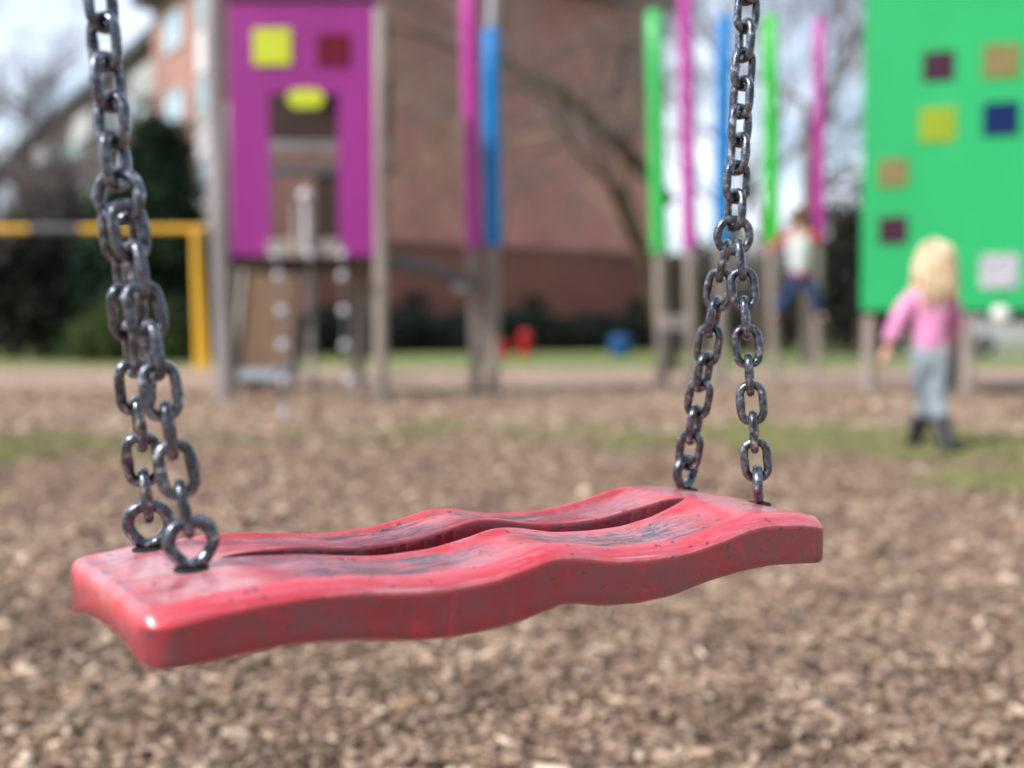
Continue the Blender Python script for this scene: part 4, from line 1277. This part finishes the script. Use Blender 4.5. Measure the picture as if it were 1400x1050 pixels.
# parked car seen under the green tower
def car(label, c, rz):
    c = Vector(c)
    root = thing('parked_car', label, 'car', c)
    R = Matrix.Rotation(rz, 3, 'Z'); ex, ey = R @ EX, R @ EY
    prof = [(-2.05, .32), (-2.08, .62), (-1.98, .86), (-1.15, .98), (-.45, 1.42), (.75, 1.46), (1.5, 1.30), (1.98, .92), (2.06, .6), (2.02, .32)]
    b = MB()
    b.prism(prof, c - ey * .84, ex, EZ, ey, 1.68)
    body = mesh_obj('body', b, M_CAR, root)
    mod = body.modifiers.new('bevel', 'BEVEL'); mod.width = .09; mod.segments = 3
    for sgn in (-1, 1):
        for poly in ([(-.95, .99), (-.42, 1.36), (.15, 1.38), (.15, .99)], [(.22, .99), (.22, 1.38), (.72, 1.39), (1.36, 1.24), (1.5, .99)]):
            g_ = MB(); g_.prism(poly, c + ey * sgn * .85, ex, EZ, ey * sgn, .012); mesh_obj('side_window', g_, M_CARGLASS, root)
        for wx in (-1.3, 1.28):
            o = c + ex * wx + ey * sgn * .80 + EZ * .32
            t = MB()
            pts = [o + (ex * math.cos(a) + EZ * math.sin(a)) * .25 for a in np.linspace(0, 2 * PI, 28, endpoint=False)]
            t.tube(pts, .085, 10, closed=True)
            w_ = mesh_obj('wheel', t, M_TYRE, root, smooth=True)
            k = MB(); k.tube([o - ey * .05, o + ey * sgn * .05], [.19, .17], 20); mesh_obj('rim', k, M_STEEL, w_)
        h_ = MB(); h_.box(c - ex * 2.03 + ey * sgn * .58 + EZ * .72, (.12, .36, .16), rz=rz, bev=.03); mesh_obj('headlight', h_, M_WHITE, root)
        h_ = MB(); h_.box(c + ex * 2.0 + ey * sgn * .62 + EZ * .84, (.14, .28, .18), rz=rz, bev=.03); mesh_obj('tail_light', h_, M_LAMPR, root)
    return root
car('silver white car parked on the path behind the green tower', (tx(1385, 34), 34, 0.006), PI + .06)

# ================================================================== PEOPLE
def skin_mesh(joints, edges, root_key, sub=2):
    keys = list(joints)
    me = bpy.data.meshes.new('sk')
    me.from_pydata([tuple(joints[k][0]) for k in keys], [(keys.index(a), keys.index(b)) for a, b in edges], [])
    o = bpy.data.objects.new('sk', me); COL.objects.link(o)
    md = o.modifiers.new('s', 'SKIN'); md.use_smooth_shade = True; md.branch_smoothing = 0.6
    sv = me.skin_vertices[0].data
    for i, k in enumerate(keys):
        r = joints[k][1]
        sv[i].radius = (r, r) if not isinstance(r, tuple) else r
        sv[i].use_root = (k == root_key)
    ss = o.modifiers.new('u', 'SUBSURF'); ss.levels = sub; ss.render_levels = sub
    dg = bpy.context.evaluated_depsgraph_get()
    ev = o.evaluated_get(dg)
    m2 = bpy.data.meshes.new_from_object(ev)
    V = [v.co.copy() for v in m2.vertices]; Fc = [tuple(p.vertices) for p in m2.polygons]
    bpy.data.objects.remove(o, do_unlink=True); bpy.data.meshes.remove(me); bpy.data.meshes.remove(m2)
    return V, Fc

def skin_part(name, joints, edges, root_key, mat, parent, sub=2):
    V, Fc = skin_mesh(joints, edges, root_key, sub)
    b = MB(); b.add(V, Fc)
    return mesh_obj(name, b, mat, parent, smooth=True)

def hand(b, wrist, d, palm_n, s, thumb_side):
    """palm, four fingers, thumb; d = direction from wrist to finger tips; s = hand length"""
    d = d.normalized(); side = d.cross(palm_n).normalized(); pn = side.cross(d).normalized()
    b.ball(wrist + d * s * .26, s * .28, 12, 8, sc=(1, 1, 1), M=Matrix((side * .78, pn * .42, d * 1.0)).transposed())
    for k, (off, ln) in enumerate(((-.19, .40), (-.065, .48), (.065, .46), (.19, .36))):
        p0 = wrist + d * s * .44 + side * off * s
        p1 = p0 + (d * .9 + pn * .25) * ln * s * .5
        p2 = p1 + (d * .7 + pn * .7) * ln * s * .5
        b.tube([p0, p1, p2], [s * .062, s * .056, s * .042], 8)
    t0 = wrist + d * s * .14 + side * thumb_side * s * .17
    t1 = t0 + (d * .6 + side * thumb_side * .7 + pn * .2) * s * .22
    t2 = t1 + (d * .85 + side * thumb_side * .25 + pn * .3) * s * .18
    b.tube([t0, t1, t2], [s * .075, s * .066, s * .048], 8)

def head_parts(b, c, r, fwd):
    """skull, jaw, nose, ears, eyes, mouth in the body's own mesh; material 1 eyes, 2 lips"""
    fwd = fwd.normalized(); sd = fwd.cross(EZ).normalized()
    M = Matrix((sd, fwd, EZ)).transposed()
    b.ball(c, r, 20, 14, sc=(.80, .95, 1.05), M=M)
    b.ball(c + fwd * r * .22 - EZ * r * .48, r * .66, 16, 10, sc=(.85, .85, .9), M=M)
    b.tube([c + fwd * r * .86 + EZ * r * .12, c + fwd * r * 1.06 - EZ * r * .16, c + fwd * r * .88 - EZ * r * .22], [r * .07, r * .13, r * .09], 8)
    for s_ in (-1, 1):
        b.ball(c + sd * s_ * r * .80 - EZ * r * .05, r * .22, 10, 8, sc=(.35, .7, 1), M=M)
    b.cur = 1
    for s_ in (-1, 1):
        b.ball(c + fwd * r * .82 + sd * s_ * r * .32 + EZ * r * .02, r * .11, 10, 8, sc=(1.2, .5, .7), M=M)
    b.cur = 2
    b.ball(c + fwd * r * .80 - EZ * r * .50, r * .2, 10, 8, sc=(1, .35, .3), M=M)
    b.cur = 0

# ---- girl walking away
GB = on_ground(1275, 620); GY = GB.y
def gp_(px, py, dd=0.0):
    q = at(px, py, GY + dd); return q
girl = None
hd = gp_(1277, 354, .0)
joints = {
    'pel': (gp_(1271, 478), .085), 'waist': (gp_(1272, 455), .075), 'chest': (gp_(1271, 415), .085), 'neck0': (gp_(1273, 389), .05), 'neck': (gp_(1275, 376), .035), 'head': (gp_(1276, 362), .05),
    'ls': (gp_(1246, 400), .040), 'le': (gp_(1227, 440, -.02), .028), 'lw': (gp_(1213, 474, -.02), .021),
    'rs': (gp_(1297, 400), .040), 're': (gp_(1306, 440, .06), .028), 'rw': (gp_(1300, 470, .16), .021),
    'lh': (gp_(1258, 490), .065), 'lk': (gp_(1268, 546, .10), .045), 'la': (gp_(1252, 594, .16), .032), 'lt': (gp_(1245, 606, .26), .026),
    'rh': (gp_(1284, 490), .065), 'rk': (gp_(1279, 550, .02), .045), 'ra': (gp_(1295, 606, -.10), .032), 'rt': (gp_(1299, 620, -.02), .026)}
ed = [('pel', 'waist'), ('waist', 'chest'), ('chest', 'neck0'), ('neck0', 'neck'), ('neck', 'head'), ('chest', 'ls'), ('ls', 'le'), ('le', 'lw'), ('chest', 'rs'), ('rs', 're'), ('re', 'rw'), ('pel', 'lh'), ('lh', 'lk'), ('lk', 'la'), ('la', 'lt'), ('pel', 'rh'), ('rh', 'rk'), ('rk', 'ra'), ('ra', 'rt')]
Vb, Fb = skin_mesh(joints, ed, 'pel')
b = MB(); b.add(Vb, Fb)
fwd = Vector((.25, 1, 0))
head_parts(b, hd, .084, fwd)
J = joints
hand(b, J['lw'][0], (J['lw'][0] - J['le'][0]), Vector((1, .2, 0)), .115, 1)
hand(b, J['rw'][0], (J['rw'][0] - J['re'][0]), Vector((-1, .2, 0)), .115, -1)
girl = mesh_obj('person', b, [M_SKIN, M_EYE, M_LIP], None, smooth=True)
tag(girl, 'blond child in pink sweater and black boots walking away', 'person')
# re-origin at the feet
def reorigin(o, p):
    p = Vector(p)
    for v in o.data.vertices: v.co -= p
    o.location = p
reorigin(girl, (GB.x, GB.y, 0))
# jeans
big = lambda k, s: (J[k][0], J[k][1] * s)
jj_ = {'top': (gp_(1271, 456), .088), 'pel': (gp_(1271, 478), .098), 'lh': (gp_(1257, 495), .080), 'lk': (gp_(1267, 545, .10), .056), 'la': (gp_(1258, 574, .14), .043), 'rh': (gp_(1284, 495), .080), 'rk': (gp_(1279, 548, .02), .056), 'ra': (gp_(1288, 578, -.04), .043)}
skin_part('jeans', jj_, [('top', 'pel'), ('pel', 'lh'), ('lh', 'lk'), ('lk', 'la'), ('pel', 'rh'), ('rh', 'rk'), ('rk', 'ra')], 'pel', M_JEANG, girl)
# sweater
sw = {'hem': (gp_(1269, 492), .098), 'waist': (gp_(1270, 452), .084), 'chest': (gp_(1270, 416), .092), 'neck0': (gp_(1272, 391), .075), 'ls': (gp_(1245, 401), .058), 'le': (gp_(1227, 440, -.02), .046), 'lw': (gp_(1214, 470, -.02), .036),
      'rs': (gp_(1298, 401), .058), 're': (gp_(1306, 440, .06), .046), 'rw': (gp_(1301, 466, .15), .036)}
skin_part('sweater', sw, [('hem', 'waist'), ('waist', 'chest'), ('chest', 'neck0'), ('chest', 'ls'), ('ls', 'le'), ('le', 'lw'), ('chest', 'rs'), ('rs', 're'), ('re', 'rw')], 'hem', M_PINK, girl)
# boots: shaft and foot each
for k0, k1, toe, sole in (('la', (1262, 562, .12), (1244, 609, .27), (1249, 609, .15)), ('ra', (1284, 566, -.01), (1301, 622, .0), (1297, 622, -.11))):
    bt = {'top': (gp_(*k1), .060), 'ank': (J[k0][0], .048), 'heel': (gp_(*sole), .036), 'toe': (gp_(*toe), .032)}
    for q in ('heel', 'toe'):
        pz = bt[q][0]; bt[q] = (Vector((pz.x, pz.y, max(pz.z, .036))), bt[q][1])
    skin_part('boot', bt, [('top', 'ank'), ('ank', 'heel'), ('heel', 'toe')], 'ank', M_BOOT, girl)
# long loose hair: cap plus many locks
hb = MB()
hb.ball(hd + Vector((-.003, -.020, .012)), .082, 20, 14, sc=(.86, 1.0, 1.10))
rs = random.Random(4)
for k in range(190):
    a = rs.uniform(PI * .92, PI * 2.08)           # around the back and both sides
    st = hd + Vector((math.cos(a) * .054, math.sin(a) * .064 - .01, rs.uniform(.0, .085)))
    l = rs.uniform(.15, .29); pts = [st]
    out = Vector((math.cos(a), math.sin(a) * .7, 0))
    for s_ in range(1, 6):
        t = s_ / 5
        pts.append(st + out * (.032 * math.sin(PI * min(1, t * .8)) + rs.gauss(0, .009)) + EZ * (-l * t) + Vector((rs.gauss(0, .009), rs.gauss(0, .009), 0)))
    hb.tube(pts, [.012, .015, .015, .013, .009, .003], 6)
for k in range(46):      # loose wisps
    a = rs.uniform(PI * .85, PI * 2.15)
    st = hd + Vector((math.cos(a) * .062, math.sin(a) * .07 - .01, rs.uniform(-.06, .07)))
    out = Vector((math.cos(a), math.sin(a) * .7, 0)); pts = [st]
    l = rs.uniform(.10, .27); w_ = rs.uniform(.02, .06); ph = rs.uniform(0, 6)
    for s_ in range(1, 8):
        t = s_ / 7
        pts.append(st + out * (w_ * t ** .6 + .012 * math.sin(ph + 7 * t)) - EZ * l * t + Vector((.01 * math.cos(ph + 6 * t), 0, 0)))
    hb.tube(pts, [.007, .008, .008, .007, .006, .005, .004, .002], 5)
mesh_obj('hair', hb, M_BLOND, girl, smooth=True)

# ---- boy striding between the poles
BD = 13.85
def q_(px, py, dd=0.0): return at(px, py, BD + dd)
hd2 = q_(1094, 297, .02)
J = {'pel': (q_(1094, 374), .095), 'waist': (q_(1093, 357), .088), 'chest': (q_(1089, 330), .10), 'neck0': (q_(1090, 315), .06), 'neck': (q_(1092, 309), .042), 'head': (q_(1093, 303), .06),
     'ls': (q_(1073, 320), .050), 'le': (q_(1062, 337, -.05), .036), 'lw': (q_(1053, 340, -.10), .028), 'rs': (q_(1107, 318), .050), 're': (q_(1119, 327, -.05), .036), 'rw': (q_(1122, 327, -.10), .028),
     'lh': (q_(1086, 380), .075), 'lk': (q_(1076, 405, -.06), .055), 'la': (q_(1060, 427, -.03), .038), 'lt': (q_(1055, 434, -.10), .032),
     'rh': (q_(1103, 380), .075), 'rk': (q_(1113, 404, -.06), .055), 'ra': (q_(1121, 430, -.02), .038), 'rt': (q_(1125, 438, -.10), .032)}
Vb, Fb = skin_mesh(J, ed, 'pel')
b = MB(); b.add(Vb, Fb)
head_parts(b, hd2, .115, Vector((-.3, 1, 0)))
hand(b, J['lw'][0], Vector((-.6, .5, .1)), Vector((.2, 1, 0)), .13, 1)
hand(b, J['rw'][0], Vector((.2, .9, .1)), Vector((-1, .2, 0)), .13, -1)
boy = mesh_obj('person', b, [M_SKIN, M_EYE, M_LIP], None, smooth=True)
tag(boy, 'child in white shirt with red sleeves and blue jeans climbing between two poles', 'person')
reorigin(boy, (q_(1094, 440).x, BD, at(1094, 440, BD).z))
tj = {'hem': (q_(1094, 382), .128), 'waist': (q_(1092, 354), .140), 'chest': (q_(1089, 331), .160), 'neck0': (q_(1090, 314), .080), 'sl': (q_(1076, 322), .085), 'sr': (q_(1104, 320), .085)}
skin_part('shirt', tj, [('hem', 'waist'), ('waist', 'chest'), ('chest', 'neck0'), ('chest', 'sl'), ('chest', 'sr')], 'hem', M_SHIRT, boy)
hm = MB(); hp = q_(1094, 377); hm.lathe([(.10, -.02), (.122, -.022), (.126, 0), (.122, .02), (.10, .02)], hp, 24); mesh_obj('shirt_hem', hm, M_REDSL, boy, smooth=True)
for a_, b2, c_ in (('ls', 'le', 'lw'), ('rs', 're', 'rw')):
    s0 = J['chest'][0].lerp(J[a_][0], .95)
    skin_part('sleeve', {'a': (s0 + EZ * .01, .062), 'b': (J[a_][0], .062), 'c': (J[b2][0], .050), 'd': (J[c_][0], .040)}, [('a', 'b'), ('b', 'c'), ('c', 'd')], 'a', M_REDSL, boy)
tr = {'top': (q_(1094, 362), .10), 'pel': (q_(1094, 378), .110), 'lh': (q_(1085, 384), .094), 'lk': (J['lk'][0], .080), 'la': (q_(1058, 430, -.03), .066), 'rh': (q_(1104, 384), .094), 'rk': (J['rk'][0], .080), 'ra': (q_(1122, 433, -.02), .066)}
skin_part('jeans', tr, [('top', 'pel'), ('pel', 'lh'), ('lh', 'lk'), ('lk', 'la'), ('pel', 'rh'), ('rh', 'rk'), ('rk', 'ra')], 'pel', M_JEAN, boy)
for a_, t_ in (('la', 'lt'), ('ra', 'rt')):
    skin_part('shoe', {'a': (J[a_][0] + EZ * .005, .056), 'b': (J[a_][0] - EZ * .045, .056), 'c': (J[t_][0] - EZ * .005, .056)}, [('a', 'b'), ('b', 'c')], 'a', M_SHOE, boy)
hb = MB(); hb.ball(hd2 + Vector((.006, -.024, .026)), .125, 20, 14, sc=(.90, .95, .95))
for k in range(60):
    a = rs.uniform(PI * .9, PI * 2.1); st = hd2 + Vector((math.cos(a) * .09, math.sin(a) * .10 - .01, rs.uniform(.0, .08)))
    hb.tube([st, st + Vector((math.cos(a) * .02, math.sin(a) * .02, -.04)), st + Vector((math.cos(a) * .012, math.sin(a) * .012, -.085))], [.018, .018, .004], 6)
mesh_obj('hair', hb, M_BRUN, boy, smooth=True)

# ================================================================== LIGHT, SKY, CAMERA
SUN_AZ, SUN_EL = math.radians(231), math.radians(40)      # clockwise from +Y: from the left
sd_ = Vector((math.sin(SUN_AZ) * math.cos(SUN_EL), math.cos(SUN_AZ) * math.cos(SUN_EL), math.sin(SUN_EL)))
sun = bpy.data.lights.new('sun', 'SUN'); sun.energy = 3.0; sun.angle = math.radians(6); sun.color = (1.0, 0.95, 0.88)
so = bpy.data.objects.new('sun', sun); COL.objects.link(so)
so.rotation_euler = sd_.to_track_quat('Z', 'Y').to_euler(); so.location = (-20, 0, 30)

w = bpy.data.worlds.new('World'); S.world = w; w.use_nodes = True
n = N(w); nt = w.node_tree
bg = nt.nodes['Background']
sky = n.add('ShaderNodeTexSky'); sky.sky_type = 'NISHITA'; sky.sun_disc = False
sky.sun_elevation = SUN_EL; sky.sun_rotation = SUN_AZ; sky.air_density = 1.0; sky.dust_density = 1.5
tc = n.add('ShaderNodeTexCoord'); mp = n.add('ShaderNodeMapping'); mp.inputs['Scale'].default_value = (1, 1, 2.2)
n.link(tc.outputs['Generated'], mp.inputs['Vector'])
cz = n.add('ShaderNodeTexNoise', i_Scale=3.2, i_Detail=8.0, i_Roughness=0.62); n.link(mp.outputs[0], cz.inputs['Vector'])
dv_ = n.add('ShaderNodeVectorMath', operation='DOT_PRODUCT'); dv_.inputs[1].default_value = Vector((-.45, .75, .48)).normalized()
n.link(tc.outputs['Generated'], dv_.inputs[0])
bright = n.add('ShaderNodeMapRange'); bright.inputs['From Min'].default_value = -.6; bright.inputs['From Max'].default_value = .9; bright.inputs['To Min'].default_value = .58; bright.inputs['To Max'].default_value = 1.55
n.link(dv_.outputs['Value'], bright.inputs['Value'])
cr = ramp(n, [(0.40, (0.2, 0.2, 0.2)), (0.62, (1, 1, 1))]); n.link(cz.outputs['Fac'], cr.inputs[0])
mx = n.add('ShaderNodeMix', data_type='RGBA'); n.link(cr.outputs[0], mx.inputs[0]); n.link(sky.outputs[0], mx.inputs[6]); mx.inputs[7].default_value = (10.4, 11.2, 12.6, 1)
mb_ = n.add('ShaderNodeVectorMath', operation='SCALE'); n.link(mx.outputs[2], mb_.inputs[0]); n.link(bright.outputs[0], mb_.inputs['Scale'])
n.link(mb_.outputs[0], bg.inputs['Color']); bg.inputs['Strength'].default_value = 0.075

cam = bpy.data.cameras.new('camera'); co = bpy.data.objects.new('camera', cam); COL.objects.link(co)
co.location = (0, 0, CAM_H); co.rotation_euler = (PI / 2 - PITCH, 0, 0)
cam.sensor_fit = 'HORIZONTAL'; cam.sensor_width = 32.0; cam.lens = 32.0 * F_PX / 1400
cam.clip_start = 0.02; cam.clip_end = 1500
cam.dof.use_dof = True; cam.dof.focus_distance = 0.71; cam.dof.aperture_fstop = 2.9; cam.dof.aperture_blades = 9
S.camera = co
S.view_settings.view_transform = 'Standard'; S.view_settings.look = 'None'; S.view_settings.gamma = 1.0
S.view_settings.exposure = 0.5
S.render.engine = 'CYCLES'
S.cycles.use_denoising = True
S.cycles.max_bounces = 6
